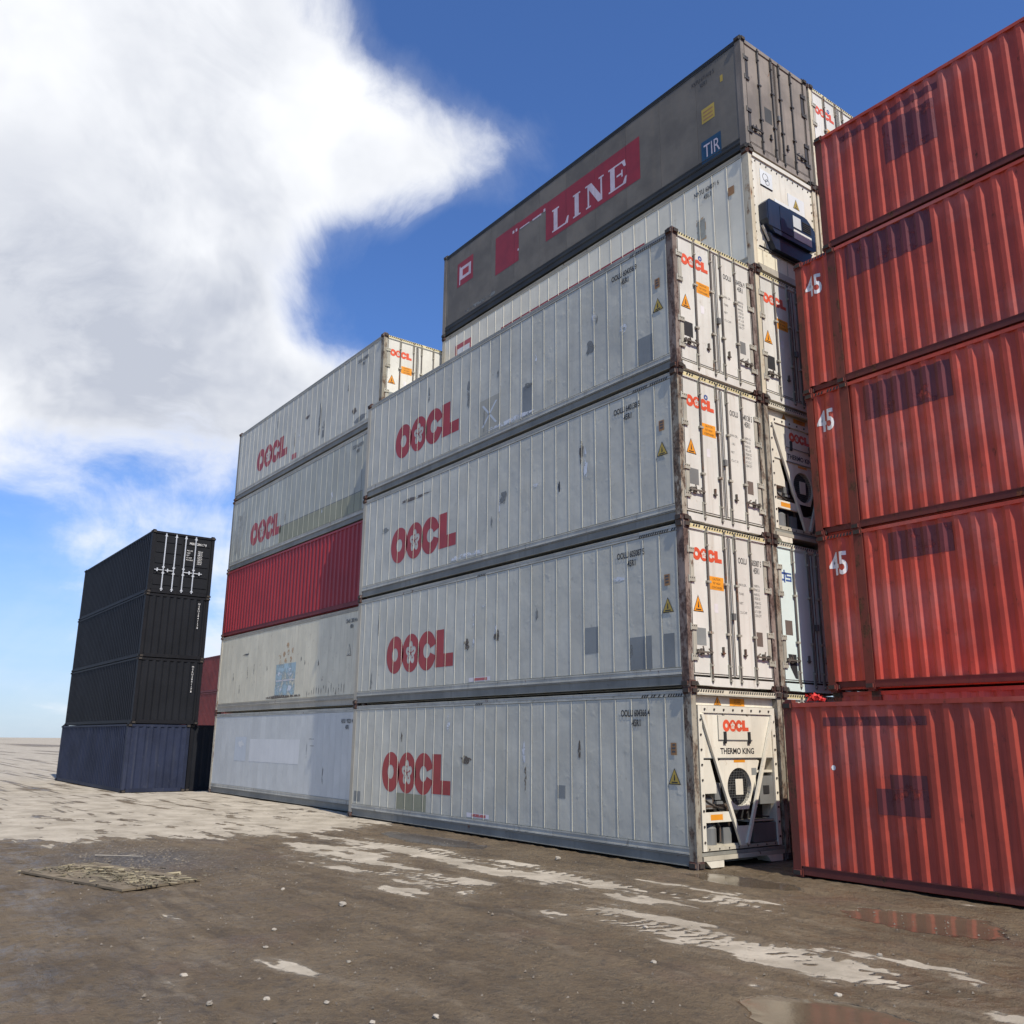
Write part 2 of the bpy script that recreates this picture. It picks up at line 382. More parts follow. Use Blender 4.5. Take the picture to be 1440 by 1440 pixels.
def side_shape(root, name, me2d, x, z, mat, spec, sc=1.0, scz=None, off=0.0):
    """flat shape laid over the panels: cut at each seam, following panel and bead"""
    src = bmesh.new(); src.from_mesh(me2d)
    bmesh.ops.transform(src, matrix=Matrix.Translation((x, z, 0)) @ Matrix.Diagonal((sc, scz or sc, 1, 1)), verts=src.verts)
    xs_ = [v.co.x for v in src.verts]; out = MB()
    for xa, xb, y in bands(min(xs_), max(xs_), *spec):
        b = src.copy()
        for px, nx in ((xa, -1), (xb, 1)):
            bmesh.ops.bisect_plane(b, geom=b.verts[:] + b.edges[:] + b.faces[:], plane_co=(px, 0, 0), plane_no=(nx, 0, 0), clear_outer=True)
        b.verts.index_update()
        if b.faces: out.add([(v.co.x, y - off, v.co.y) for v in b.verts], [tuple(v.index for v in f.verts) for f in b.faces])
        b.free()
    src.free(); return out.build(name, mat, root)

CP = .278; CDEP = .036
def corr_pts(x0, x1, phase):
    """breakpoints (x, y) of the corrugated sheet between x0 and x1"""
    br = [0, .072, .140, .210, .278]; ys = [.012, .012, .012 + CDEP, .012 + CDEP, .012]
    pts = []
    def y(x):
        t = (x - phase) % CP
        for i in range(4):
            if t <= br[i + 1] + 1e-9: return ys[i] + (ys[i + 1] - ys[i]) * (t - br[i]) / (br[i + 1] - br[i])
        return ys[0]
    xs_ = {round(x0, 5), round(x1, 5)}
    k = math.floor((x0 - phase) / CP)
    while phase + k * CP < x1 + CP:
        for b_ in br[:4]:
            x = phase + k * CP + b_
            if x0 < x < x1: xs_.add(round(x, 5))
        k += 1
    return [(x, y(x)) for x in sorted(xs_)]
def corr_sheet(root, name, x0, x1, z0, z1, phase, mat, off=0.0, axis='y', base=0.0):
    pts = corr_pts(x0, x1, phase); vs = []; fs = []
    for x, y in pts:
        for z in (z0, z1): vs.append((x, y - off, z) if axis == 'y' else (base - (y - off), x, z))
    for i in range(len(pts) - 1): fs.append((2 * i, 2 * i + 2, 2 * i + 3, 2 * i + 1))
    return MB().add(vs, fs).build(name, mat, root)
def corr_shape(root, name, me2d, x, z, mat, phase, off=.004):
    src = bmesh.new(); src.from_mesh(me2d)
    bmesh.ops.transform(src, matrix=Matrix.Translation((x, z, 0)), verts=src.verts)
    xs_ = [v.co.x for v in src.verts]; pts = corr_pts(min(xs_), max(xs_), phase); out = MB()
    for (xa, ya), (xb, yb) in zip(pts, pts[1:]):
        b = src.copy()
        for px, nx in ((xa, -1), (xb, 1)):
            bmesh.ops.bisect_plane(b, geom=b.verts[:] + b.edges[:] + b.faces[:], plane_co=(px, 0, 0), plane_no=(nx, 0, 0), clear_outer=True)
        b.verts.index_update()
        if b.faces: out.add([(v.co.x, ya + (yb - ya) * (v.co.x - xa) / max(xb - xa, 1e-6) - off, v.co.y) for v in b.verts], [tuple(v.index for v in f.verts) for f in b.faces])
        b.free()
    src.free(); return out.build(name, mat, root)

# -------- ISO corner casting with its oval openings
def casting_mesh():
    bm = bmesh.new(); bmesh.ops.create_cube(bm, size=1)
    bmesh.ops.scale(bm, vec=(.178, .162, .118), verts=bm.verts)
    for f in list(bm.faces):
        r = bmesh.ops.inset_region(bm, faces=[f], thickness=.034, depth=0)
        bmesh.ops.translate(bm, vec=-f.normal * .03, verts=[])
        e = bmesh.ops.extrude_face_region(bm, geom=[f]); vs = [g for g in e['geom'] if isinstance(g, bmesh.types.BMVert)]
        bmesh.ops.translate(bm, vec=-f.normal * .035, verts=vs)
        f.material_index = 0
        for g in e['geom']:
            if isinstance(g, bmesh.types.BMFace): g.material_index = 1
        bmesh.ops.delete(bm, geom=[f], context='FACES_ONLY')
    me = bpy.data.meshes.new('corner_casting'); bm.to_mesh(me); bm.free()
    me.materials.append(M['casting']); me.materials.append(M['rubber_and_shade']); return me  # second slot: dark colour standing in for shade inside the openings
CAST = casting_mesh()
def castings(root, L, Wd, H, mat='casting', extra=()):
    for x in (-L + .089, -.089):
        for y in (.081, Wd - .081):
            for z in (.059, H - .059): put('corner_casting', CAST, [mat, 'rubber_and_shade'], root, loc=(x, y, z))
    for x in extra:
        for z in (.059, H - .059): put('corner_casting', CAST, [mat, 'rubber_and_shade'], root, loc=(x, .081, z))

PANEL = {}
def panel_mesh(p, z0, z1):
    k = (p, z0, z1)
    if k not in PANEL:
        prof = [(0, .030), (0, FRONT), (p - .036, FRONT), (p - .034, BEAD), (p - .015, BEAD), (p - .009, .030)] if .412 < p < 1 else [(0, .030), (0, FRONT), (p - .005, FRONT), (p - .005, .030)]
        PANEL[k] = MB().prism(prof, z0, z1, 'z').mesh('panel')
    return PANEL[k]

HC, STD, L40, L45, WD = 2.896, 2.591, 12.192, 13.716, 2.438
SPEC = (PITCH_P, PX1, 29); SPEC_F = (.41, PX1, 28)
def reefer_shell(root, panel='grey_panel', rail='rail_grey', trim='trim_light', post='post_rust', H=HC, npan=29, pitch=PITCH_P, far_post=None, cast='casting'):
    L = L40
    MB().box(-L + .03, .051, .17, -.361, WD - .02, H - .05).box(-L + .2, .32, .012, -.4, WD - .32, .169).box(-L + .2, .32, H - .049, -.4, WD - .32, H - .012).build('insulated_body', panel, root)
    castings(root, L, WD, H, cast)
    for i, (x0, x1) in enumerate(((-.17, -.006), (-L + .006, -L + .17))):
        for y0, y1 in ((.006, .125), (WD - .125, WD - .006)):
            MB().box(x0, y0, .118, x1, y1, H - .118).build('corner_post', post if i == 0 else (far_post or post), root)
    sw = MB().box(-L + .17, .031, .30, -.17, .05, H - .15).build('side_wall', panel, root)
    pm = panel_mesh(pitch, .34, H - .165)
    for i in range(npan): put('panel', pm, panel, sw, loc=(PX1 - (i + 1) * pitch, 0, 0))
    if PX1 - npan * pitch > -L + .18:
        MB().box(-L + .171, .013, .34, PX1 - npan * pitch - .006, .0305, H - .165).build('panel', panel, sw)
    # bottom rail: channel, then two light ridges under the panels
    MB().box(-L + .178, .022, .035, -.178, .30, .205).box(-L + .178, .004, .19, -.178, .0218, .207).box(-L + .178, .006, .035, -.178, .0216, .048).build('bottom_rail', rail, root)
    MB().box(-L + .171, .002, .215, -.171, .03, .240).box(-L + .171, .010, .241, -.171, .03, .300).box(-L + .171, .004, .301, -.171, .03, .325).build('lower_trim', trim, root)
    MB().box(-L + .179, .008, H - .10, -.179, .30, H - .045).box(-L + .179, .002, H - .055, -.179, .0078, H - .043).build('top_rail', trim, root)
    MB().box(-L + .171, .005, H - .152, -.171, .03, H - .130).box(-L + .171, .016, H - .129, -.171, .03, H - .101).build('upper_trim', trim, root)
    MB().box(-L + .179, WD - .3, .035, -.179, WD - .004, .17).build('rear_rail', rail, root); MB().box(-L + .179, WD - .3, H - .1, -.179, WD - .004, H - .035).build('rear_rail', rail, root)

def hazard(root, y0, y1, z0, z1, x, base='hazard_yellow', n=26, face='end', slant=.02):
    """strip of slanted black dashes on a pale ground"""
    mb = MB(); w = (y1 - y0) / n
    def P_(u, v, o): return (x + o, u, v) if face == 'end' else (u, x - o, v)
    if base: mb.add([P_(y0, z0, 0), P_(y1, z0, 0), P_(y1, z1, 0), P_(y0, z1, 0)], [(0, 1, 2, 3)], 0)
    for i in range(n):
        if random.random() < .08: continue
        u = y0 + i * w + .2 * w; t = z0 + (z1 - z0) * .34 if face == 'end' else z0
        mb.add([P_(u, t, .0015), P_(u + w * .56, t, .0015), P_(u + w * .56 + slant, z1 - .002, .0015), P_(u + slant, z1 - .002, .0015)], [(0, 1, 2, 3)], 1 if base else 0)
    return mb.build('hazard_marking', [base, 'ink'] if base else 'ink', root)

def triangle(root, u, v, w, h, face, off, mat='sticker_orange'):
    a = flat(root, 'warning_sticker', [(u, v), (u + w, v), (u + w / 2, v + h)], 'ink', face, off)
    s = .14
    c = (u + w / 2, v + h * .36); pts = [(u, v), (u + w, v), (u + w / 2, v + h)]
    sg = -.0012 if face == 'side' else .0012
    b = flat(root, 'warning_sticker', [(c[0] + (p[0] - c[0]) * (1 - s), c[1] + (p[1] - c[1]) * (1 - s)) for p in pts], mat, face, off + sg)
    flat(root, 'warning_sticker', [(u + w * .44, v + h * .25), (u + w * .56, v + h * .25), (u + w * .52, v + h * .6), (u + w * .48, v + h * .6)], 'ink', face, off + sg * 2)
    flat(root, 'warning_sticker', rect(u + w * .25, v + h * .1, u + w * .75, v + h * .17), 'ink', face, off + sg * 2)

def sill_mesh(H):
    y0, y1 = .163, WD - .163
    pts = [(y0, .175), (y0, .10), (y0 + .06, .10), (y0 + .10, .035)]
    pts += [(y0 + .42, .035), (y0 + .46, .028), (y1 - .46, .028), (y1 - .42, .035), (y1 - .10, .035), (y1 - .06, .10), (y1, .10), (y1, .175)]
    return pts

def door_end(root, H=HC, door='white_door', header='hazard', bar='bar_steel', hinge='hinge_grey', sill='white_door', logo=None, number=None, data=True,
             keeper='hinge_grey', seal='rubber_and_shade', nhaz=30, detail=True):
    """double door end in the plane x = 0"""
    zt = H - .16
    MB().prism([(.126, .175), (WD - .126, .175), (WD - .126, H - .118), (.126, H - .118)], -.36, -.075, 'x').build('door_frame', seal, root)
    doors = []
    for y0, y1 in ((.145, 1.198), (1.240, WD - .145)):
        doors.append(MB().box(-.075, y0, .215, -.028, y1, zt).build('door', door, root))
        g = MB()
        for a in (y0 + .012, y1 - .03): g.box(-.028, a, .23, -.0262, a + .020, zt - .012)
        g.box(-.028, y0 + .03, .23, -.0264, y1 - .03, .246)
        g.build('door_seal', seal, doors[-1])
    MB().box(-.09, .163, H - .125, -.010, WD - .163, H - .030).box(-.074, .163, H - .150, -.030, WD - .163, H - .126).build('door_header', sill if header else door, root)
    if header: hazard(root, .17, WD - .17, H - .105, H - .034, -.0085, 'hazard_yellow' if header == 'hazard' else 'hazard_cream', nhaz)
    MB().prism(sill_mesh(H), -.12, -.006, 'x').build('door_sill', sill, root)
    for i, y in enumerate((.60, 1.075, 1.365, 1.80)):
        b = MB().tube((.002, y, .09), (.002, y, H - .07), .019, 8).build('locking_bar', bar, root, smooth=False)
        for z0, z1 in ((.10, .42), (H - .42, H - .11)):
            MB().box(-.027, y - .034, z0, -.004, y + .034, z1).box(-.004, y - .024, z0 + .02, .026, y + .024, z0 + .05).box(-.004, y - .024, z1 - .05, .026, y + .024, z1 - .02).build('cam_keeper', keeper, b)
        for z in (.95, 1.85):
            MB().box(-.027, y - .05, z - .02, .024, y + .05, z + .02).build('bar_guide', keeper, b)
        if not detail: continue
        if i in (0, 3):
            s = -1 if i == 0 else 1
            h = MB().box(.014, y, .585, .036, y + s * .40, .615).box(-.026, y + s * .20, .55, .016, y + s * .27, .66).box(-.026, y + s * .34, .56, .04, y + s * .37, .64)
            h.tube((.026, y, .60), (.026, y + s * .1, .66), .014, 6).tube((.026, y + s * .22, .62), (.026, y + s * .25, .70), .012, 6)
            h.build('handle', bar, root)
        else:
            s = -1 if i == 1 else 1
            MB().box(-.026, y + s * .14, .58, .012, y + s * .17, .72).box(-.026, y + s * .11, .60, .01, y + s * .20, .62).build('latch', bar, root)
    for s, y0, y1, yp in ((0, .085, .255, .16), (1, WD - .255, WD - .085, WD - .25)):
        for z in (.50, 1.02, 1.86, 2.38):
            z = z * H / HC
            h = MB().box(-.026, y0, z - .045, .003, y1, z + .045).tube((.0, y0 + (.01 if s == 0 else .16), z - .06), (.0, y0 + (.01 if s == 0 else .16), z + .06), .018, 6).build('hinge', hinge, root)
            bl = MB()
            for k in range(3): bl.box(.003, y0 + .03 + .05 * k, z + .012, .007, y0 + .05 + .05 * k, z + .028)
            bl.build('bolt', 'rubber_and_shade', h, kind='stuff')
        for z0, z1 in ((.55, .97), (1.91, 2.33)):
            MB().box(-.0265, yp, z0, -.018, yp + .09, z1).build('hinge_plate', hinge, root)
    MB().box(-.03, 1.20, 1.22, .03, 1.27, 1.34).build('lock_box', 'machine_grey', root)
    if logo: put('logo', OOCL.copy(), logo, root, loc=(-.0245, .235, H - .68), rot=END, scale=(.245, .24, 1))
    if number:
        a, b_ = number
        text_end(root, a.split()[0], 1.47, H - .60, .11, 'ink', .56, bold=.003); text_end(root, ' '.join(a.split()[1:]), 1.845, H - .60, .11, 'ink', .50, bold=.003)
        text_end(root, b_, 1.90, H - .74, .11, 'ink', .56, bold=.003)
    if data:
        rows = [('MAX.GR.', '34000 KG', '74960 LB'), ('TARE', '4640 KG', '10230 LB'), ('NET', '29360 KG', '64730 LB'), ('CU.CAP.', '67.5 CBM', '2384 CFT')]
        for i, (a, b_, c) in enumerate(rows):
            text_end(root, a, 1.45, H - 1.02 - .17 * i, .045, 'ink_faded', .9)
            text_end(root, b_, 1.88, H - 1.00 - .16 * i, .05, 'ink_faded', .62); text_end(root, c, 1.88, H - 1.075 - .16 * i, .05, 'ink_faded', .62)

def stickers_end(root, H=HC, plate='patch_grey', plate2='plate_brown', blue=False):
    triangle(root, .20, H - 1.60, .27, .30, 'end', -.0262)
    flat(root, 'caution_sticker', rect(.655, H - 1.17, 1.035, H - .93), 'sticker_orange', 'end', -.0262)
    for i, s in enumerate(('CAUTION', "9'6\" HIGH", 'CONTAINER')): text_end(root, s, .845, H - .995 - .075 * i, .042, 'ink', .78, x=-.0252, align='CENTER')
    flat(root, 'data_plate', rect(.235, .72, .505, 1.02), plate, 'end', -.0262)
    flat(root, 'data_plate', rect(1.885, .80, 2.06, 1.06), plate2, 'end', -.0262)
    flat(root, 'inspection_sticker', rect(.755, 1.32, .855, 1.48), 'tag_white', 'end', -.0262)
    if blue:
        mb = MB(); ring(mb, 0, 0, (.055, .055), (.022, .022), n=16)
        put('round_sticker', mb.mesh('round_sticker'), 'sticker_blue', root, loc=(-.0262, .80, H - .40), rot=END)

def side_marks(root, number, y=0.0, tri=True, hz=True, H=HC, mat='ink', mid=True, sx=0.0):
    a, b = number; yy = BEAD - .0025
    text_side(root, a.split()[0], -1.70 + sx, H - .47, .115, mat, .66, yy, .0035); text_side(root, ' '.join(a.split()[1:]), -1.36 + sx, H - .47, .115, mat, .62, yy, .0035)
    text_side(root, b, -1.42 + sx, H - .64, .115, mat, .66, yy, .0035)
    if tri:
        triangle(root, -.57, H - 1.60, .27, .27, 'side', yy - .001, 'sticker_yellow')
        flat(root, 'notice_sticker', rect(-.50, H - 1.12, -.37, H - .92), 'sticker_brown', 'side', yy)
        for k in range(3): flat(root, 'notice_sticker', rect(-.475, H - 1.08 + .055 * k, -.395, H - 1.05 + .055 * k), 'ink_faded', 'side', yy - .0015)
    if hz:
        hazard(root, -1.18, -.20, H - .158, H - .105, .0018, None, 17, 'side', .03)
        if mid: hazard(root, -6.36, -6.02, H - .158, H - .115, .0018, None, 5, 'side', .03)

FILM = [0]
def blob(root, name, x, z, w, h, mat, spec, seed):
    """ragged mark painted or rubbed on the panels"""
    r = random.Random(seed); mb = MB(); FILM[0] = (FILM[0] + 1) % 9
    jag = [r.uniform(.45, 1.0) for _ in range(14)]
    f = lambda a: (lambda q: (w / 2 * q, h / 2 * q))(jag[int(round(a / (2 * math.pi) * 14)) % 14])
    ring(mb, x, z, f, (.0005, .0005), n=14)
    return side_shape(root, name, mb.mesh(name), 0, 0, mat, spec, off=.0012 + .00022 * FILM[0])
def scuffs(root, n, spec, seed, H=HC):
    r = random.Random(seed)
    for i in range(int(n * 1.2)):
        x = r.uniform(-11.6, -.8); z = r.uniform(.5, H - .5); w = r.uniform(.06, .35); h = r.uniform(.05, .30)
        if r.random() < .5: w, h = .04 + .06 * r.random(), r.uniform(.15, .7)
        if -10.8 < x < -7.0 and .4 < z < 2.0: continue
        blob(root, 'scuff', x, z, w * 1.6, h * 1.4, r.choice(['scuff', 'scuff', 'scuff_light', 'scuff_light', 'rust_streak']), spec, seed * 100 + i)

REEFERS = 'stacked white and grey refrigerated containers'
def reefer(label, loc, rotz=0.0, **k):
    root = thing('refrigerated_container', label, 'container', loc, rotz, REEFERS)
    reefer_shell(root, **k); return root

# ------------------------------------------------------------------ machinery ends
def thermo_end(root, H=HC, text=True):
    MB().box(-.40, .126, .17, -.36, WD - .126, H - .118).build('back_plate', 'machine_dark', root)  # coloured dark so the slots beside the frame look deeply shaded
    MB().box(-.35, .126, H - .29, -.12, WD - .126, H - .118).build('top_panel', 'white_plate', root)
    MB().box(-.09, .163, H - .125, -.010, WD - .163, H - .030).build('end_header', 'trim_light', root)
    hazard(root, .17, WD - .17, H - .105, H - .034, -.0085, 'hazard_cream', 34)
    triangle(root, .70, H - .285, .20, .16, 'end', -.118)
    flat(root, 'caution_sticker', rect(1.12, H - .285, 1.52, H - .155), 'sticker_orange', 'end', -.118)
    for i, s in enumerate(('CAUTION', "9'6\" HIGH", 'CONTAINER')): text_end(root, s, 1.32, H - .192 - .040 * i, .026, 'ink', 1.1, x=-.117, align='CENTER')
    MB().box(-.36, .163, .115, -.008, WD - .163, .185).build('end_sill', 'cream_rail', root)
    for a, b in ((.22, .66), (WD - .66, WD - .22)): MB().prism([(a, .114), (a + .12, .004), (b, .004), (b, .114)], -.30, -.014, 'x').build('forklift_pocket', 'white_plate', root)
    MB().box(-.36, .13, .19, -.03, WD - .13, .24).build('lower_ledge', 'rail_grey', root)
    fr = MB()
    for y0, y1 in ((.195, .287), (WD - .287, WD - .195)): fr.box(-.36, y0, .26, -.035, y1, H - .30)
    fr.box(-.36, .286, H - .42, -.036, WD - .286, H - .30)
    MB().box(-.36, .286, .26, -.05, WD - .286, .315).build('lower_bar', 'cream_rail', root)
    f = fr.build('unit_frame', 'white_plate', root)
    bl = MB()
    for y in (.24, WD - .24):
        for i in range(9): bl.tube((-.036, y, .40 + i * .245), (-.022, y, .40 + i * .245), .020, 6)
    for i in range(8): bl.tube((-.037, .36 + i * .245, H - .36), (-.022, .36 + i * .245, H - .36), .020, 6)
    for i in range(8): bl.tube((-.051, .36 + i * .245, .288), (-.040, .36 + i * .245, .288), .014, 6)
    bl.build('bolt', 'rubber_and_shade', f, kind='stuff')
    up = MB().box(-.30, .287, 1.72, -.060, WD - .287, H - .421).build('evaporator_panel', 'white_plate', root)
    MB().box(-.0595, .70, 2.02, -.050, 1.60, 2.44).build('access_panel', 'white_plate', up)
    MB().box(-.0495, .70, 2.022, -.046, 1.60, 2.036).box(-.0495, .70, 2.036, -.046, .714, 2.44).box(-.058, .30, 1.722, -.052, WD - .30, 1.736).build('panel_edge', 'machine_grey', up)
    for y in (.86, 1.50):
        MB().box(-.0495, y - .022, 1.99, -.015, y + .022, 2.17).box(-.0495, y - .035, 1.97, -.03, y + .035, 2.01).build('latch', 'machine_dark', up)
        MB().box(-.0598, y - .03, 2.45, -.04, y + .03, 2.49).build('hinge', 'bar_steel', up)
    if text:
        put('logo', OOCL.copy(), 'logo_orange', root, loc=(-.0485, .83, 2.17), rot=END, scale=(.215, .21, 1))
        text_end(root, 'THERMO KING', .75, 1.80, .095, 'ink', .98, x=-.0585, bold=.004)
    # condenser plate with its fan opening
    cx, cz, r = 1.225, 1.25, .315; poly = [(.66, 1.715), (1.80, 1.715), (1.44, .88), (1.02, .88)]
    n = 48; ins = []; outs = []
    def hit(a):
        dx, dz = math.cos(a), math.sin(a); best = 9
        for i in range(4):
            (x1, z1), (x2, z2) = poly[i], poly[(i + 1) % 4]; ex, ez = x2 - x1, z2 - z1
            den_ = dx * ez - dz * ex
            if abs(den_) < 1e-9: continue
            t = ((x1 - cx) * ez - (z1 - cz) * ex) / den_; u = ((x1 - cx) * dz - (z1 - cz) * dx) / den_
            if t > 0 and -1e-6 <= u <= 1 + 1e-6: best = min(best, t)
        return best
    mb = MB(); vs = []; fs = []
    for i in range(n):
        a = 2 * math.pi * i / n; t = hit(a)
        rr = min(r, t * .97)
        for x, q in ((-.075, t), (-.075, rr), (-.17, rr)): vs.append((x, cx + math.cos(a) * q, cz + math.sin(a) * q))
    for i in range(n):
        j = (i + 1) % n
        fs += [(3 * i, 3 * j, 3 * j + 1, 3 * i + 1), (3 * i + 1, 3 * j + 1, 3 * j + 2, 3 * i + 2)]
    mb.add(vs, fs); mb.build('condenser_plate', 'white_plate', root)
    fan = MB().tube((-.26, cx, cz), (-.16, cx, cz), .06, 12)
    for k in range(5):
        a = 2 * math.pi * k / 5 + .3
        for (r0, r1) in ((.05, .30),):
            c, s_ = math.cos(a), math.sin(a); c2, s2 = math.cos(a + .75), math.sin(a + .75)
            fan.add([(-.25, cx + c * r0, cz + s_ * r0), (-.25, cx + c * r1, cz + s_ * r1), (-.19, cx + c2 * r1, cz + s2 * r1), (-.19, cx + c2 * r0, cz + s2 * r0)], [(0, 1, 2, 3)])
    fan.build('fan', 'machine_dark', root)
    gd = MB()
    for k in range(-7, 8):
        u = k * .042; w = math.sqrt(max(.0, .312 ** 2 - u * u))
        gd.box(-.100, cx + u - .0025, cz - w, -.096, cx + u + .0025, cz + w); gd.box(-.106, cx - w, cz + u - .0025, -.102, cx + w, cz + u + .0025)
    gd.build('fan_guard', 'machine_grey', root)
    MB().box(-.094, cx - .09, cz - .13, -.085, cx + .10, cz + .13).build('fan_plate', 'white_plate', root)
    flat(root, 'notice_sticker', rect(1.10, 1.655, 1.40, 1.70), 'sticker_orange', 'end', -.0735)
    flat(root, 'notice_sticker', rect(1.56, 1.44, 1.70, 1.56), 'patch_grey', 'end', -.0735)
    for (ya, za), (yb, zb) in (((.27, 2.46), (1.14, .33)), ((2.17, 2.46), (1.30, .33))):
        dv = Vector((0, yb - ya, zb - za)).normalized(); nv = Vector((0, -dv.z, dv.y)) * .030
        mb = MB(); vs = []
        for x in (-.05, -.005):
            for (y, z), s_ in (((ya, za), 1), ((ya, za), -1), ((yb, zb), -1), ((yb, zb), 1)): vs.append((x, y + nv.y * s_, z + nv.z * s_))
        mb.add(vs, [(0, 1, 2, 3), (7, 6, 5, 4), (0, 4, 5, 1), (1, 5, 6, 2), (2, 6, 7, 3), (3, 7, 4, 0)]).build('brace', 'white_plate', root)
    MB().prism([(1.03, .62), (1.41, .62), (1.30, .30), (1.14, .30)], -.052, -.048, 'x').build('gusset', 'white_plate', root)
    MB().prism([(.287, 1.16), (.60, 1.16), (.60, 1.30), (.47, 1.70), (.287, 1.70)], -.30, -.055, 'x').build('control_box', 'white_plate', root)
    MB().box(-.33, .63, 1.05, -.12, .78, 1.32).box(-.33, .64, .98, -.10, .80, 1.03).build('junction_box', 'machine_grey', root)
    MB().box(-.10, .287, .70, -.05, 1.00, .86).build('cross_bar', 'white_plate', root)
    flat(root, 'warning_sticker', rect(.42, .735, .72, .825), 'sticker_orange', 'end', -.0485)
    for k, (ya, za, yb, zb) in enumerate(((.32, 1.10, .92, .90), (.36, .92, .98, 1.00), (.70, .66, 1.06, .40), (1.50, .90, 2.12, .72), (1.55, .78, 1.75, 1.40))):
        cu = MB(); pts = [Vector((-.13 - .02 * k, ya + (yb - ya) * t, za + (zb - za) * t - .05 * math.sin(math.pi * t))) for t in (0, .25, .5, .75, 1)]
        for p0, p1 in zip(pts, pts[1:]): cu.tube(p0, p1, .013, 6)
        cu.build('cable', 'rubber_and_shade', root)
    MB().box(-.30, .34, .905, -.14, .58, 1.08).build('valve_block', 'machine_grey', root)
    c = MB().tube((-.20, .52, .345), (-.20, .52, .60), .13, 12).tube((-.20, .52, .60), (-.20, .52, .67), .13, 12, .05)
    c.build('compressor', 'machine_grey', root); MB().box(-.22, .80, .345, -.12, 1.0, .60).build('motor', 'machine_grey', root)
    MB().tube((-.16, .30, .95), (-.16, .95, .95), .03, 8).tube((-.16, .95, .95), (-.20, 1.05, .62), .025, 8).tube((-.24, .35, 1.08), (-.24, .62, 1.02), .09, 10).tube((-.14, .74, .64), (-.14, .74, .38), .015, 6).build('pipe', 'copper_brown', root)
    cb = MB().box(-.33, 1.76, .95, -.08, 2.14, 1.42).build('controller', 'machine_grey', root)
    MB().box(-.079, 1.86, 1.12, -.070, 2.02, 1.26).build('screen', 'machine_dark', cb)
    MB().box(-.33, 1.70, 1.48, -.09, 2.15, 1.52).box(-.14, 1.66, .90, -.10, 1.70, 1.50).build('shelf', 'white_plate', root)
    MB().box(-.20, 1.52, .33, -.07, 2.15, .64).build('power_cover', 'machine_grey', root)
    MB().box(-.36, 1.44, .665, -.10, 2.15, .69).build('tray', 'cream_rail', root); MB().box(-.34, .30, .316, -.07, 1.1, .343).build('tray', 'cream_rail', root)
    MB().box(-.358, .287, .36, -.352, WD - .287, 1.72).build('coil', 'machine_dark', root)

def cowl_end(root, H=HC):
    MB().box(-.36, .126, .17, -.045, WD - .126, H - .118).build('end_plate', 'white_plate', root)
    MB().box(-.09, .163, H - .125, -.012, WD - .163, H - .03).build('end_header', 'white_plate', root)
    MB().prism(sill_mesh(H), -.36, -.006, 'x').build('end_sill', 'cream_rail', root)
    bl = MB()
    for y in (.17, WD - .17):
        for i in range(12): bl.tube((-.045, y, .30 + i * .21), (-.030, y, .30 + i * .21), .018, 6)
    for i in range(11): bl.tube((-.045, .28 + i * .19, H - .20), (-.030, .28 + i * .19, H - .20), .018, 6)
    bl.build('bolt', 'rubber_and_shade', root, kind='stuff')
    for (y0, z0, y1, z1) in ((.42, 2.18, .84, 2.56), (.88, 1.72, 1.38, 2.00), (1.38, 1.94, 1.98, 2.34)):
        p = MB().box(-.0445, y0, z0, -.030, y1, z1).build('access_panel', 'patch_white', root)
        MB().box(-.0445, y0, z0 - .016, -.026, y1, z0 - .002).build('panel_edge', 'machine_dark', p)
    mb = MB()
    for cx, cz, r0 in ((.60, 2.40, .10), (.66, 2.30, .075)): ring(mb, cx, cz, (r0, r0), (r0 - .016, r0 - .016), n=20)
    put('emblem', mb.mesh('emblem'), 'ink_faded', root, loc=(-.028, 0, 0), rot=END)
    triangle(root, 1.55, 2.03, .24, .26, 'end', -.028, 'sticker_yellow')
    mb = MB(); ring(mb, 1.08, 1.86, (.11, .055), (.001, .001), n=24)
    put('round_sticker', mb.mesh('round_sticker'), 'sticker_blue', root, loc=(-.028, 0, 0), rot=END)
    flat(root, 'lettering_strip', rect(.96, 1.765, 1.24, 1.785), 'ink_faded', 'end', -.028)
    flat(root, 'paint_patch', rect(1.50, 1.60, 1.85, 1.86), 'hazard_cream', 'end', -.0435)
    # dark blue cowl over the condenser, stepped out of the plate
    out = [(.30, 1.22), (.30, 1.60), (.42, 1.72), (1.75, 1.72), (2.02, 1.50), (2.02, 1.02), (1.85, .95), (.55, .95)]
    c = MB().prism(out, -.045, .16, 'x').build('condenser_cowl', 'navy_cowl', root)
    MB().prism([(.42, .94), (1.95, .94), (1.80, .62), (.62, .62)], -.044, .10, 'x').build('cowl_skirt', 'navy_cowl', root)
    for a, b in ((.34, .74), (.76, 1.18)): MB().box(.1605, a, 1.06, .172, b, 1.66).build('cowl_panel', 'navy_cowl', c)
    MB().box(.1605, 1.22, 1.34, .168, 1.50, 1.62).build('data_plate', 'patch_pale', c)
    MB().box(.1605, 1.22, 1.06, .168, 1.86, 1.28).build('data_plate', 'patch_white', c)
    for k in range(5): MB().box(.1605, 1.56, 1.36 + k * .05, .172, 1.86, 1.385 + k * .05).build('vent_slat', 'machine_dark', c)
    MB().tube((.02, .32, 1.10), (.02, .52, .80), .028, 8).build('brace', 'white_plate', root)
    MB().tube((.0, .20, .58), (.0, 1.6, .58), .02, 6).tube((.0, .42, .58), (.0, .42, .78), .015, 6).build('guard_rail', 'machine_dark', root)
    MB().box(-.0445, .14, .18, -.02, WD - .14, .52).build('lower_panel', 'cream_panel', root)
    for k in range(5): MB().box(-.0195, .30 + k * .42, .19, -.012, .318 + k * .42, .51).build('rib', 'cream_rail', root)

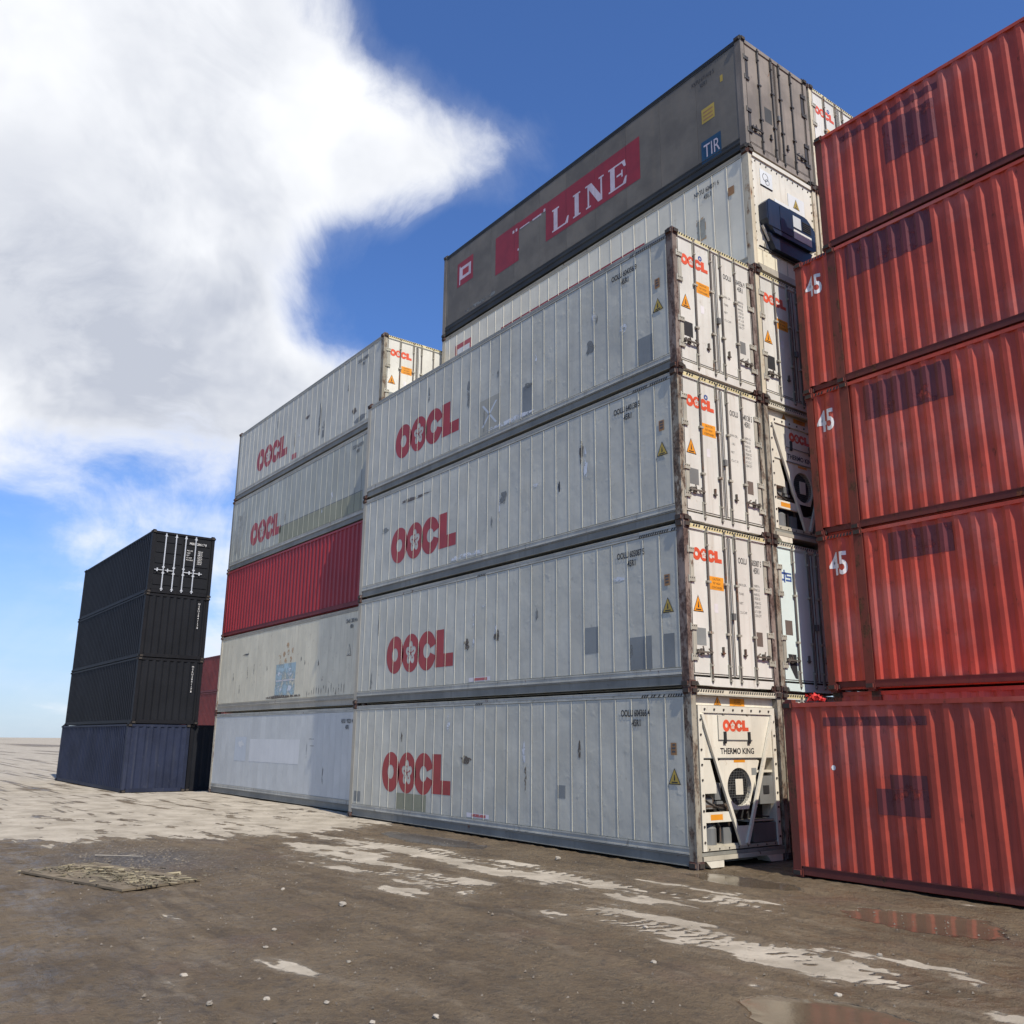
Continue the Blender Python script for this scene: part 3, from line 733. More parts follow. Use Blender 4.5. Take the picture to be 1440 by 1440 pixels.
# ------------------------------------------------------------------ row nearest the camera: four high
lv = [0, HC, 2 * HC, 3 * HC, 4 * HC, 5 * HC]
r1 = []
NUM = [('OOLU 604366 4', '45R1'), ('OOLU 605087 5', '45R1'), ('OOLU 640138 5', '45R1'), ('OOLU 604356 9', '45R1')]
LAB = ['light grey refrigerated container on the ground, cooling unit end beside the red container',
       'light grey refrigerated container second from ground in front stack, dark patches near its doors',
       'light grey refrigerated container in the front stack, third from the ground, brightest orange red logo',
       'light grey refrigerated container topmost in the front stack, crossed beige patch on its side']
OFF = [(0, 0), (-.02, .0), (-.03, .0), (-.01, -.005)]
LZ = [.72, .72, .72, .74]
for i in range(4):
    root = reefer(LAB[i], (OFF[i][0], OFF[i][1], lv[i]), post='post_red_rust' if i in (1, 3) else 'post_rust', far_post='cream_rail')
    r1.append(root)
    side_shape(root, 'logo', OOCL, -10.46, LZ[i], 'logo_red', SPEC)
    side_marks(root, NUM[i], mid=i < 2)
    scuffs(root, [8, 10, 9, 10][i], SPEC, 11 + i)
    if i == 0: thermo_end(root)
    else:
        door_end(root, logo='logo_orange', number=NUM[i])
        stickers_end(root, plate=['', 'patch_grey', 'machine_grey', 'machine_dark'][i], plate2=['', 'plate_brown', 'plate_brown', 'machine_grey'][i], blue=i > 1)
a, b, c, dd = r1
side_rect(a, 'repair_patch', -9.70, .345, -8.32, .72, 'patch_olive', SPEC, .001)
side_rect(a, 'repair_patch', -11.93, .40, -11.58, .66, 'patch_grey', SPEC)
side_rect(a, 'repair_patch', -3.52, .92, -3.28, 1.16, 'patch_grey', SPEC)
for o in (a, b):
    side_rect(o, 'name_tag', -6.62, .365, -5.78, .455, 'tag_white', SPEC); side_rect(o, 'name_tag', -6.42, .38, -5.90, .44, 'tag_red', SPEC, .001)
side_rect(b, 'repair_patch', -2.64, .72, -2.24, 1.22, 'patch_grey', SPEC); side_rect(b, 'repair_patch', -1.41, .345, -.86, .93, 'patch_grey', SPEC)
side_rect(b, 'repair_patch', -.56, .345, -.31, .93, 'patch_grey', SPEC)
for x, z in ((-6.72, 1.22), (-5.55, 1.30)):
    blob(b, 'rust_spot', x, z, .30, .36, 'rust_streak', SPEC, int(-x * 100)); blob(b, 'rust_spot', x, z, .16, .20, 'rust_core', SPEC, int(-x * 90))
blob(c, 'paint_run', (-3.43 + -3.35) / 2, (1.18 + 1.52) / 2, abs(-3.35 - (-3.43)), abs(1.52 - (1.18)), 'ink', SPEC, 901); blob(c, 'scuff', (-10.3 + -8.4) / 2, (2.30 + 2.42) / 2, abs(-8.4 - (-10.3)), abs(2.42 - (2.30)), 'rust_streak', SPEC, 902)
blob(c, 'scuff', (-8.0 + -5.6) / 2, (.36 + .52) / 2, abs(-5.6 - (-8.0)), abs(.52 - (.36)), 'scuff_light', SPEC, 903)
0 and blob(c, 'grime_patch', (-6.6 + -4.9) / 2, (.9 + 2.6) / 2, abs(-4.9 - (-6.6)), abs(2.6 - (.9)), 'grime', SPEC, 904)
side_rect(dd, 'repair_patch', -4.68, .36, -4.34, 1.08, 'patch_grey', SPEC); side_rect(dd, 'repair_patch', -1.02, .345, -.59, .90, 'patch_grey', SPEC)
side_rect(dd, 'repair_patch', -6.38, .36, -5.57, 1.24, 'patch_beige', SPEC)
for s_ in (0, 1):
    x0, x1 = (-6.25, -5.70) if s_ == 0 else (-5.70, -6.25)
    cr = MB().add([(x0 - .04, .55, 0), (x0 + .04, .55, 0), (x1 + .04, 1.1, 0), (x1 - .04, 1.1, 0)], [(0, 1, 2, 3)])
    side_shape(dd, 'paint_cross', cr.mesh('paint_cross'), 0, 0, 'patch_pale', SPEC, off=.001)
blob(dd, 'scuff', (-6.3 + -4.0) / 2, (.36 + .5) / 2, abs(-4.0 - (-6.3)), abs(.5 - (.36)), 'scuff_light', SPEC, 905)

# ------------------------------------------------------------------ second row: six high, end faces half hidden by the red stack
Y2 = 2.505
r2 = reefer('white refrigerated container end on the ground behind the front stack, beside the red container', (-.04, Y2, 0), npan=6)
door_end(r2, data=False, detail=False)
r2 = reefer('mint white refrigerated container with a dark blue letter emblem on its door', (-.03, Y2, HC), npan=6)
door_end(r2, door='mint_door', sill='mint_door', header='cream', data=False)
em = MB()
for u0, v0, u1, v1 in ((0, 0, .04, .17), (.04, .13, .20, .17), (.04, 0, .12, .04), (.10, -.03, .14, .22), (.16, .0, .34, .035), (.16, .07, .34, .105), (.20, .14, .34, .17), (.16, .105, .20, .17), (.30, .035, .34, .07)):
    em.add([(u, v, 0) for u, v in rect(u0, v0, u1, v1)], [(0, 1, 2, 3)])
put('emblem', em.mesh('emblem'), 'sticker_blue', r2, loc=(-.0255, .22, 2.12), rot=END)
flat(r2, 'data_plate', rect(.27, 1.08, .49, 1.36), 'plate_brown', 'end', -.0262)
flat(r2, 'torn_patch', [(.30, .72), (.55, .72), (.56, .26), (.48, .27), (.34, .48)], 'machine_dark', 'end', -.0262)
r2 = reefer('white refrigerated container with its cooling unit end half shaded behind the upper red containers', (-.03, Y2, 2 * HC), npan=6)
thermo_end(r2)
r2 = reefer('white refrigerated container below the blue black cooling cowl, doors half in shadow', (-.03, Y2, 3 * HC), npan=6, post='post_cream')
door_end(r2, logo='logo_orange', number=('OOLU 603911 7', '45R1')); stickers_end(r2, plate='machine_dark')
r2 = reefer('cream white refrigerated container with dark blue cooling cowl, under the dark grey one', (-.02, Y2, 4 * HC), panel='pale_panel', rail='cream_rail', trim='cream_rail', post='post_cream')
side_marks(r2, ('NATU 604071 6', '45R1'), tri=False, hz=False, mat='ink_faded', sx=.15)
flat(r2, 'notice_sticker', rect(-.58, 1.98, -.42, 2.18), 'sticker_brown', 'side', 0.0)
side_rect(r2, 'notice_sticker', -1.52, 1.28, -1.25, 1.85, 'faded_orange', SPEC); side_rect(r2, 'notice_sticker', -1.50, 1.32, -1.27, 1.80, 'grime', SPEC, .001)
side_rect(r2, 'red_band', -9.0, 1.35, -3.15, 2.07, 'line_red', SPEC); side_rect(r2, 'red_band', -11.42, 1.95, -10.55, 2.36, 'tag_red', SPEC); side_rect(r2, 'red_band', -11.30, 1.90, -10.62, 2.20, 'patch_white', SPEC, .001)
cowl_end(r2)
# dark grey container at the very top
DSPEC = (1.17, PX1, 10)
dk = thing('refrigerated_container', 'dark grey container topmost of all, torn red lettering panel and blue plate', 'container', (-.03, Y2 - .01, 5 * HC), 0, REEFERS)
reefer_shell(dk, panel='dark_panel', rail='dark_rail', trim='dark_rail', post='dark_door', npan=10, pitch=1.17, cast='casting_dark')
door_end(dk, door='dark_door', sill='dark_door', header=None, bar='dark_bar', hinge='dark_bar', keeper='dark_bar', data=False)
flat(dk, 'data_plate', rect(.76, 1.02, 1.02, 1.40), 'dark_rail', 'end', -.0262)
for x0, z0, x1, z1 in ((-9.30, .98, -8.15, 2.22), (-8.15, 1.98, -6.90, 2.20), (-6.90, .98, -3.20, 2.18)): side_rect(dk, 'red_panel', x0, z0, x1, z1, 'line_red', DSPEC)
side_shape(dk, 'lettering', serif_line(), -6.62, 1.12, 'line_white', DSPEC, 2.96 / 2.67, 1.05, off=.0012)
for x0, z0, x1, z1 in ((-8.45, 1.97, -8.36, 2.06), (-8.30, 1.97, -8.22, 2.06), (-8.1, 1.955, -7.65, 1.992), (-7.5, 1.93, -7.1, 1.985), (-7.0, 1.96, -6.92, 2.05), (-8.20, 1.30, -8.14, 1.37)):
    side_rect(dk, 'lettering_remnant', x0, z0, x1, z1, 'line_white', DSPEC, .0014)
side_rect(dk, 'red_panel', -11.38, 1.45, -10.50, 2.28, 'line_red', DSPEC)
side_rect(dk, 'flag_emblem', -11.22, 1.66, -10.62, 2.08, 'line_white', DSPEC, .0012); side_rect(dk, 'flag_emblem', -11.08, 1.76, -10.74, 1.98, 'logo_red', DSPEC, .0018)
side_rect(dk, 'flag_pole', -11.26, 1.50, -11.21, 2.14, 'line_white', DSPEC, .0016)
side_rect(dk, 'name_tag', -10.9, .40, -9.3, .50, 'scuff', DSPEC)
side_rect(dk, 'road_plate', -1.25, .26, -.68, .82, 'tir_blue', DSPEC, .001)
text_side(dk, 'TIR', -1.18, .37, .34, 'line_white', .66, BEAD - .006)
side_rect(dk, 'notice_sticker', -1.20, 1.28, -.82, 1.66, 'sticker_yellow', DSPEC)
for k in range(3): side_rect(dk, 'notice_sticker', -1.15, 1.34 + .1 * k, -.87, 1.38 + .1 * k, 'sticker_brown', DSPEC, .001)
side_rect(dk, 'notice_sticker', -.62, 2.05, -.54, 2.22, 'sticker_yellow', DSPEC)
text_side(dk, 'KKFU 671418 5', -1.45, 2.42, .11, 'ink', .66, BEAD - .003); text_side(dk, '45R1', -1.20, 2.26, .11, 'ink', .66, BEAD - .003)
hazard(dk, -1.15, -.22, HC - .158, HC - .105, .0018, None, 14, 'side', .03)

# ------------------------------------------------------------------ third row, only its tops show
Y3 = Y2 + WD + .06
r3 = reefer('white refrigerated container just showing behind the dark grey one, lower of two', (-.02, Y3, 4 * HC), npan=2, post='post_cream'); door_end(r3, data=False, detail=False)
r3 = reefer('white refrigerated container with red logo peeking out behind the dark grey topmost one', (-.02, Y3, 5 * HC - .02), npan=2, post='post_cream')
door_end(r3, logo='logo_orange', data=False); stickers_end(r3, blue=True)

# ------------------------------------------------------------------ left stack: five high
XL, YL = -12.40, .50
zl = [0, HC, 2 * HC, 2 * HC + STD, 3 * HC + STD]
l1 = reefer('pale blue white refrigerated container at the foot of the left stack, white painted-over box', (XL, YL, zl[0]), panel='blue_white_panel', post='post_cream', pitch=.41, npan=28)
side_marks(l1, ('HLBU 902231 4', '45R1'), tri=False, hz=False, mat='ink_faded', sx=.2)
side_rect(l1, 'painted_box', -8.45, 1.20, -4.30, 1.95, 'patch_white', SPEC_F); side_rect(l1, 'painted_box', -9.85, 1.20, -8.75, 2.02, 'patch_pale', SPEC_F, .0005)
blob(l1, 'paint_smear', -9.3, 1.78, .7, .3, 'patch_white', SPEC_F, 77)
for x0, z0, x1, z1 in ((-3.75, 1.95, -3.15, 1.99), (-3.78, 1.2, -3.74, 1.99), (-3.62, 1.75, -3.2, 1.785), (-2.6, .55, -2.5, 1.3)): blob(l1, 'scuff', (x0 + x1) / 2, (z0 + z1) / 2, abs(x1 - (x0)), abs(z1 - (z0)), 'scuff', SPEC_F, 906)
door_end(l1, detail=False, data=False)
l2 = reefer('weathered cream refrigerated container with a faded blue emblem and rust streaks, under the red one', (XL - .03, YL, zl[1]), panel='cream_panel', rail='cream_rail', trim='cream_rail', post='post_cream', pitch=.41, npan=28)
side_marks(l2, ('CBHU 280114 6', '45R1'), tri=False, hz=False, mat='ink_faded', sx=.2)
triangle(l2, -1.35, 1.45, .28, .36, 'side', BEAD - .003, 'cream_panel')
side_rect(l2, 'emblem', -6.55, .46, -4.95, 1.50, 'faded_blue', SPEC_F)
side_rect(l2, 'emblem', -6.5, .93, -5.0, .97, 'tag_white', SPEC_F, .001)
for x, z in ((-6.2, 1.2), (-5.4, 1.2), (-6.15, .68), (-5.35, .68)): blob(l2, 'emblem', x, z, .5, .32, 'scuff_light', SPEC_F, int(-x * 100 + z * 10))
for i, (x, z) in enumerate(((-6.3, 1.78), (-5.95, 1.82), (-5.6, 1.86), (-5.25, 1.9), (-6.2, 1.55), (-5.8, 1.6), (-5.4, 1.62), (-5.7, 2.1))):
    mb = MB(); ring(mb, x, z, (.11, .10), (.001, .001), n=6); side_shape(l2, 'emblem', mb.mesh('emblem'), 0, 0, 'faded_orange', SPEC_F)
for x, z, h in ((-10.6, 1.05, .45), (-9.2, 1.0, .7), (-8.6, 1.15, .6), (-9.9, .55, .5), (-7.4, 1.3, .25), (-4.3, 1.32, .25), (-3.3, 1.2, .35), (-3.28, 1.25, .2), (-4.6, 1.45, .3)):
    blob(l2, 'rust_streak', (x + x + .07) / 2, (z + z + h) / 2, abs(x + .07 - (x)), abs(z + h - (z)), 'rust_streak', SPEC_F, 907)
blob(l2, 'rust_streak', (-7.4 + -4.2) / 2, (.345 + .50) / 2, abs(-4.2 - (-7.4)), abs(.50 - (.345)), 'rust_streak', SPEC_F, 908); blob(l2, 'rust_streak', (-9.8 + -9.0) / 2, (2.0 + 2.08) / 2, abs(-9.0 - (-9.8)), abs(2.08 - (2.0)), 'ink_faded', SPEC_F, 909)
for k in range(16): blob(l2, 'rust_streak', (-4.0 + k * .17 + -3.95 + k * .17) / 2, (.36 + .5 + random.random() * .35) / 2, abs(-3.95 + k * .17 - (-4.0 + k * .17)), abs(.5 + random.random() * .35 - (.36)), 'rust_streak', SPEC_F, 910)
door_end(l2, detail=False, data=False)
for i, (z, lab, pn) in enumerate(((zl[3], 'grey refrigerated container with stained olive lower edge, resting on the crimson container', 'green_grey_panel'),
                                  (zl[4], 'light grey refrigerated container topmost in the left stack, its door end peeking out in sun', 'grey_panel'))):
    o = reefer(lab, (XL - .02 + .05 * i, YL, z), panel=pn, far_post='rail_grey')
    side_shape(o, 'logo', OOCL, -10.0, .66 if i == 0 else .70, 'logo_red', SPEC, .92)
    side_marks(o, (('OOLU 601927 1', '45R1'), ('OOLU 603487 1', '45R1'))[i], tri=False, hz=False, mat='ink_faded')
    door_end(o, logo='logo_orange', data=False, detail=i == 1); stickers_end(o)
    if i == 0:
        side_rect(o, 'repair_panel', -7.2, .345, -.9, .93, 'patch_olive', SPEC); side_rect(o, 'repair_panel', -7.2, .93, -.9, .955, 'machine_grey', SPEC, .0005)
        blob(o, 'grime_patch', (-11.9 + -10.5) / 2, (.36 + HC - .2) / 2, abs(-10.5 - (-11.9)), abs(HC - .2 - (.36)), 'grime', SPEC, 911)
        scuffs(o, 6, SPEC, 31)
    else:
        blob(o, 'scuff', (-4.5 + -4.25) / 2, (.5 + 2.2) / 2, abs(-4.25 - (-4.5)), abs(2.2 - (.5)), 'scuff', SPEC, 912); blob(o, 'scuff', (-4.2 + -3.9) / 2, (.4 + 1.2) / 2, abs(-3.9 - (-4.2)), abs(1.2 - (.4)), 'scuff', SPEC, 913); blob(o, 'scuff', (-2.0 + -.8) / 2, (.35 + .6) / 2, abs(-.8 - (-2.0)), abs(.6 - (.35)), 'scuff', SPEC, 914)
        side_rect(o, 'name_tag', -6.6, .40, -6.2, .6, 'tag_red', SPEC); scuffs(o, 5, SPEC, 33)

# ------------------------------------------------------------------ corrugated dry containers
DRY = 'corrugated dry containers'
def dry_shell(root, L, H, wall, rail, post, ext=0.0, Wd=WD, phase=0.0, end='corr', cast='casting', endwall=None):
    """ext: 45 ft type with posts set in from both ends by ext"""
    MB().box(-L + .1, .095, .012, -.122, Wd - .1, H - .014).build('body', wall, root)
    castings(root, L, Wd, H, cast, extra=(-L + ext + .089, -ext - .089) if ext else ())
    for x0, x1 in ((-.15, -.006), (-L + .006, -L + .15)):
        for y0, y1 in ((.006, .13), (Wd - .13, Wd - .006)): MB().box(x0, y0, .118, x1, y1, H - .118).build('corner_post', post, root)
    spans = [(-L + .15, -.15)]
    if ext:
        for x in (-L + ext, -ext - .18): MB().box(x, .004, .118, x + .18, .07, H - .118).build('inner_post', post, root)
        spans = [(-L + .15, -L + ext), (-L + ext + .18, -ext - .18), (-ext, -.15)]
    for i, (x0, x1) in enumerate(spans):
        corr_sheet(root, 'side_wall', x0, x1, .155, H - .075, phase, wall)
        a, b = (x0 - .0 if i else -L + .178), (x1 if i < len(spans) - 1 else -.178)
        if ext:
            a = (-L + .178, -L + ext + .178, -ext)[i]; b = (-L + ext, -ext - .178, -.178)[i]
        if ext and i != 1:
            MB().box(a, .055, .05, b, .20, .155).build('bottom_rail', rail, root); MB().box(a, .004, H - .085, b, .09, H - .02).build('top_rail', wall, root)
        else:
            MB().box(a, .010, .03, b, .075, .155).box(a, .004, .145, b, .0098, .158).build('bottom_rail', rail, root)
            MB().box(a, .004, H - .085, b, .09, H - .02).build('top_rail', wall, root)
    MB().box(-L + .18, Wd - .08, .03, -.18, Wd - .004, .155).build('rear_rail', rail, root); MB().box(-L + .18, Wd - .08, H - .085, -.18, Wd - .004, H - .02).build('rear_rail', rail, root)
    if end == 'corr':
        corr_sheet(root, 'end_wall', .13, Wd - .13, .16, H - .11, .05, endwall or wall, axis='x')
        MB().box(-.10, .163, .02, -.012, Wd - .163, .16).build('end_rail', rail, root); MB().box(-.10, .163, H - .11, -.012, Wd - .163, H - .02).build('end_rail', rail, root)

def shapemb(pts_list):
    mb = MB()
    for p in pts_list: mb.add([(u, v, 0) for u, v in p], [tuple(range(len(p)))])
    return mb.mesh('shape')

# red stack on the right
XR, YR = .53, 3.13
def red45(label, z, x, patches, num45, ph):
    root = thing('dry_container', label, 'container', (x + L45, YR, z), 0, DRY)
    dry_shell(root, L45, HC, 'red_wall', 'red_rail', 'red_post', ext=.762, phase=-L45 + .15 + ph, cast='red_rail')
    tm = text_mesh('45', .42, .62, .012); corr_shape(root, 'lettering', tm, -L45 + .22, num45, 'white_ink', -L45 + .15 + ph)
    for (u0, v0, u1, v1) in patches: corr_sheet(root, 'painted_patch', -L45 + u0, -L45 + u1, v0, v1, -L45 + .15 + ph, 'maroon_patch', off=.004)
    hazard(root, -L45 + .2, -L45 + .74, HC - .083, HC - .025, .002, None, 8, 'side', .02)
    return root
red45('red forty five foot corrugated container, lowest of the three marked with white numbers', HC + .03, XR, [(1.42, 2.22, 2.6, 2.72)], 2.12, .0)
red45('red forty five foot corrugated container, middle one of the three marked with white numbers', 2 * HC + .03, XR - .02, [(1.22, 2.02, 2.9, 2.70)], 2.06, .03)
red45('red forty five foot corrugated container, topmost of those marked with white numbers', 3 * HC + .03, XR - .05, [(1.14, 2.10, 2.9, 2.80)], 2.08, -.02)
r5 = thing('dry_container', 'red corrugated container at the top of the red stack against the blue sky', 'container', (XR + .66 + L40, YR - .01, 4 * HC + .03), 0, DRY)
dry_shell(r5, L40, STD, 'red_wall', 'red_rail', 'red_post', phase=-L40 + .15, cast='red_rail')
corr_sheet(r5, 'painted_patch', -L40 + 1.46, -L40 + 2.5, 1.20, 2.05, -L40 + .15, 'maroon_patch', off=.004)
corr_sheet(r5, 'painted_patch', -L40 + .55, -L40 + 2.6, 2.20, 2.34, -L40 + .15, 'maroon_patch', off=.004)
rb = thing('dry_container', 'red corrugated container standing on the muddy ground at the right edge', 'container', (1.21 + L40, .83, 0), 0, DRY)
dry_shell(rb, L40, 2.63, 'red_wall', 'red_rail', 'red_post', phase=-L40 + .15, cast='red_rail')
corr_sheet(rb, 'painted_patch', -L40 + .72, -L40 + 2.4, 2.25, 2.38, -L40 + .15, 'maroon_patch', off=.004)
corr_sheet(rb, 'painted_patch', -L40 + 1.52, -L40 + 2.3, 1.00, 1.36, -L40 + .15, 'maroon_patch', off=.004)
corr_sheet(rb, 'painted_patch', -L40 + 1.74, -L40 + 2.3, 1.364, 1.56, -L40 + .15, 'maroon_patch', off=.004)
mb = MB(); ring(mb, -L40 + .83, 1.63, (.03, .04), (.001, .001), n=8); corr_shape(rb, 'paint_mark', mb.mesh('paint_mark'), 0, 0, 'white_ink', -L40 + .15)
hb = thing('dry_container', 'red corrugated container at the back carrying the numbered red containers', 'container', (XR + L45, 3.29, 0), 0, DRY)
dry_shell(hb, L45, HC + .02, 'red_wall', 'red_rail', 'red_post', ext=.762, phase=-L45 + .15)

# crimson container in the left stack
cr = thing('dry_container', 'crimson corrugated container sandwiched in the middle of the left stack', 'container', (XL - .05, YL, zl[2]), 0, DRY)
dry_shell(cr, L40, STD, 'crimson_wall', 'crimson_rail', 'crimson_rail', phase=0)

# far left black stack
BX, BY, BZ, BW = -27.6, -1.73, -.13, 2.61
BH = 2.62
bt = thing('dry_container', 'black container on top of the far left stack, doors with pale locking bars', 'container', (BX, BY, BZ + 3 * BH), 0, DRY)
dry_shell(bt, L40, BH, 'black_wall', 'black_frame', 'black_frame', Wd=BW, end='door', cast='black_frame')
MB().prism([(.126, .16), (BW - .126, .16), (BW - .126, BH - .10), (.126, BH - .10)], -.12, -.075, 'x').build('door_frame', 'black_frame', bt)
for y0, y1 in ((.14, BW / 2 - .015), (BW / 2 + .015, BW - .14)):
    dmb = MB().box(-.074, y0, .17, -.045, y1, BH - .12)
    for k in range(5):
        z = .36 + k * .45; dmb.prism([(y0 + .06, z), (y1 - .06, z), (y1 - .06, z + .20), (y0 + .06, z + .20)], -.045, -.022, 'x')
    dmb.build('door', 'black_wall', bt)
MB().box(-.10, .163, .02, -.012, BW - .163, .16).build('end_rail', 'black_frame', bt); MB().box(-.10, .163, BH - .11, -.012, BW - .163, BH - .02).build('end_rail', 'black_frame', bt)
for i, y in enumerate((.56, .98, 1.38, 1.80)):
    b_ = MB().tube((.01, y, .10), (.01, y, BH - .09), .026, 8).build('locking_bar', 'galvanised', bt)
    for z in (.16, BH - .22): MB().prism([(y - .06, z), (y + .06, z), (y, z + .12)], -.02, .03, 'x').build('cam_keeper', 'galvanised', b_)
    for z in (.85, 1.10): MB().box(-.02, y - .05, z - .03, .03, y + .05, z + .03).build('bar_guide', 'galvanised', b_)
    s = -1 if i < 2 else 1
    MB().box(.015, y, .955, .035, y + s * .36, .985).box(-.02, y + s * .22, .90, .04, y + s * .27, 1.04).build('handle', 'galvanised', bt)
text_end(bt, 'MSKU 284117 8', 1.55, BH - .43, .10, 'white_ink', .75, x=-.02)
for k in range(5): text_end(bt, ('MAX.GR.', 'TARE', 'NET', 'CU.CAP.', 'PAYLOAD')[k], 1.46, BH - .72 - .1 * k, .05, 'white_ink', .9, x=-.02)
for k in range(8): text_end(bt, '30480 KGS' if k % 2 == 0 else '67200 LBS', 1.93, BH - .72 - .075 * k, .05, 'white_ink', .6, x=-.02)
for k in (1, 2):
    o = thing('dry_container', ('black container directly below the one with pale locking bars, column of white letters', 'black container resting on the blue container, column of white letters')[k - 1], 'container', (BX + .02 * k, BY - .02 * k, BZ + (3 - k) * BH), 0, DRY)
    dry_shell(o, L40, BH, 'black_wall', 'black_frame', 'black_frame', Wd=BW, cast='black_frame')
    for j, ch in enumerate('MSKU2841178'): text_end(o, ch, 2.20, BH - .34 - .10 * j, .075, 'white_ink', 1.0, x=.006, align='CENTER')
ob = thing('dry_container', 'faded navy blue container at the foot of the far left stack', 'container', (BX + .05, BY - .15, BZ), 0, DRY)
dry_shell(ob, L40, BH, 'navy_wall', 'navy_wall', 'navy_wall', phase=0, cast='black_frame')
ob = thing('dry_container', 'black container on the ground between the blue container and the left stack', 'container', (BX - .1, .62, BZ), 0, DRY)
dry_shell(ob, L40, BH, 'black_wall', 'black_frame', 'black_frame', cast='black_frame')
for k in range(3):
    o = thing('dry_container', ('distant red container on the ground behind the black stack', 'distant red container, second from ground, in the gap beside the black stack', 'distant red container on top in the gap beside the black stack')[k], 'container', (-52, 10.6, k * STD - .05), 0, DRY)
    dry_shell(o, L40, STD, 'shaded_red_wall', 'crimson_rail', 'shaded_red_wall')

# ------------------------------------------------------------------ ground
def vnoise(x, y, seed):
    r = np.random.default_rng(seed); T = r.random((256, 256))
    xi = np.floor(x).astype(int); yi = np.floor(y).astype(int); fx = x - xi; fy = y - yi
    fx = fx * fx * (3 - 2 * fx); fy = fy * fy * (3 - 2 * fy)
    g = lambda i, j: T[i % 256, j % 256]
    return (g(xi, yi) * (1 - fx) + g(xi + 1, yi) * fx) * (1 - fy) + (g(xi, yi + 1) * (1 - fx) + g(xi + 1, yi + 1) * fx) * fy
def fbm(x, y, seed, o=5, p=.5):
    s = 0; a = 1; t = 0
    for i in range(o): s = s + a * vnoise(x * 2 ** i, y * 2 ** i, seed + i); t += a; a *= p
    return s / t
def sstep(x, a, b): t = np.clip((x - a) / (b - a), 0, 1); return t * t * (3 - 2 * t)
def axis(lo, f0, f1, hi, step, grow=1.18):
    c = list(np.arange(f0, f1 + 1e-6, step)); s = step; x = f0; L_ = []
    while x > lo: s = min(s * grow, 60); x -= s; L_.append(x)
    s = step; x = f1; H_ = []
    while x < hi: s = min(s * grow, 60); x += s; H_.append(x)
    return np.array(L_[::-1] + c + H_)
gx = axis(-900, -15, 8.5, 900, .042); gy = axis(-900, -10.8, 1.2, 900, .042)
X, Y = np.meshgrid(gx, gy, indexing='ij')
def gauss(v, c, w): return np.exp(-((v - c) / w) ** 2)
# dry share of the surface (pale dusty concrete), the rest is wet mud; laid out along the lorry tracks
th = R(3); U = X * math.cos(th) + Y * math.sin(th); V = -X * math.sin(th) + Y * math.cos(th)
far = sstep(-X, 7.2 - .25 * (Y + 4), 10.5 - .25 * (Y + 4))
tracks = .57 * gauss(Y, -2.35 + .03 * (X + 3), .75) * sstep(X, -9.5, -7) * (1 - sstep(X, 1.6, 3.4))
tracks = np.maximum(tracks, .62 * gauss(Y, -4.2 - .08 * (X + 2), .80) * sstep(X, -8.0, -6) * (1 - sstep(X, -1.2, .6)))
tracks = np.maximum(tracks, .53 * gauss(Y, -3.75, .80) * sstep(X, .4, 1.6) * (1 - sstep(X, 6.2, 8)))
tracks = np.maximum(tracks, .44 * gauss(Y, -1.40, .30) * sstep(X, -.8, .8) * (1 - sstep(X, 2.2, 3.2)))
tracks = np.maximum(tracks, .40 * gauss(X, 2.0, .55) * gauss(Y, -7.9, .28))
wetnear = gauss(Y, -.9, .75) * sstep(X, -10.5, -8.5) * (1 - sstep(X, -3, -1))
gravel = gauss(X, -6.2, 1.5) * gauss(Y, -6.9, 1.1)
dn = fbm(U * .85 + 9, V * 3.4 + 3, 40, 6, .62)
dn2 = fbm(X * 3.2, Y * 5.5, 60, 4, .55)
tread = (.5 + .5 * np.sin(U * 2 * math.pi / .17 + 2.5 * np.sin(V * 7))) * gauss(V, -4.0, .30) + (.5 + .5 * np.sin(U * 2 * math.pi / .21 - 2 * np.sin(V * 5))) * gauss(V, -2.0, .22)
dry = np.maximum(far * .66, tracks) + (dn - .5) * 1.75 + (dn2 - .5) * .75 - .38 * tread * (1 - far) - .75 * wetnear - .7 * gravel * (1 - .4 * far) - .10 - .22 * (1 - sstep(np.maximum(tracks, far), .08, .30))
halo = sstep(dry, -.35, .25); dry = sstep(dry, .12, .46)
pn = fbm(U * .45 + 31, V * .9 + 17, 80, 4, .5)
pud = np.maximum.reduce([1.3 * gauss(X, 6.3, 1.35) * gauss(Y, -5.2, .62), 1.05 * gauss(X, 4.2, 1.6) * gauss(Y, -1.0, .9), 1.1 * gauss(Y, -1.1, .65) * gauss(X, -5.8, 2.6), 1.05 * gauss(X, 1.2, 1.3) * gauss(Y, -.3, .5), .8 * gauss(X, 8.2, 1.2) * gauss(Y, -3.6, .8)])
pud = sstep(pud + (pn - .5) * .9 + (dn2 - .5) * .25, .46, .80) * (1 - dry)
hgt = (fbm(U * 1.1, V * 2.6, 5, 5, .55) - .5) * .035 + (fbm(X * 7, Y * 9, 15, 4, .6) - .5) * .045 * (1 - dry) + .006 * dry - .016 * tread * (1 - dry) * .6
near = (1 - sstep(np.maximum(abs(X + 6) - 26, abs(Y + 5) - 14), 0, 8))
hgt = hgt * near * (1 - pud) - .012 * pud
hgt = np.minimum(hgt, .012) - .012
hgt = hgt - .125 * sstep(-X, 25.0, 26.8) * (1 - sstep(-X, 60, 90))
nx_, ny_ = X.shape
verts = np.stack([X.ravel(), Y.ravel(), hgt.ravel()], 1)
ii = np.arange(nx_ * ny_).reshape(nx_, ny_)
faces = np.stack([ii[:-1, :-1].ravel(), ii[1:, :-1].ravel(), ii[1:, 1:].ravel(), ii[:-1, 1:].ravel()], 1)
me = bpy.data.meshes.new('ground'); me.vertices.add(len(verts)); me.vertices.foreach_set('co', verts.ravel())
me.loops.add(faces.size); me.loops.foreach_set('vertex_index', faces.ravel()); me.polygons.add(len(faces))
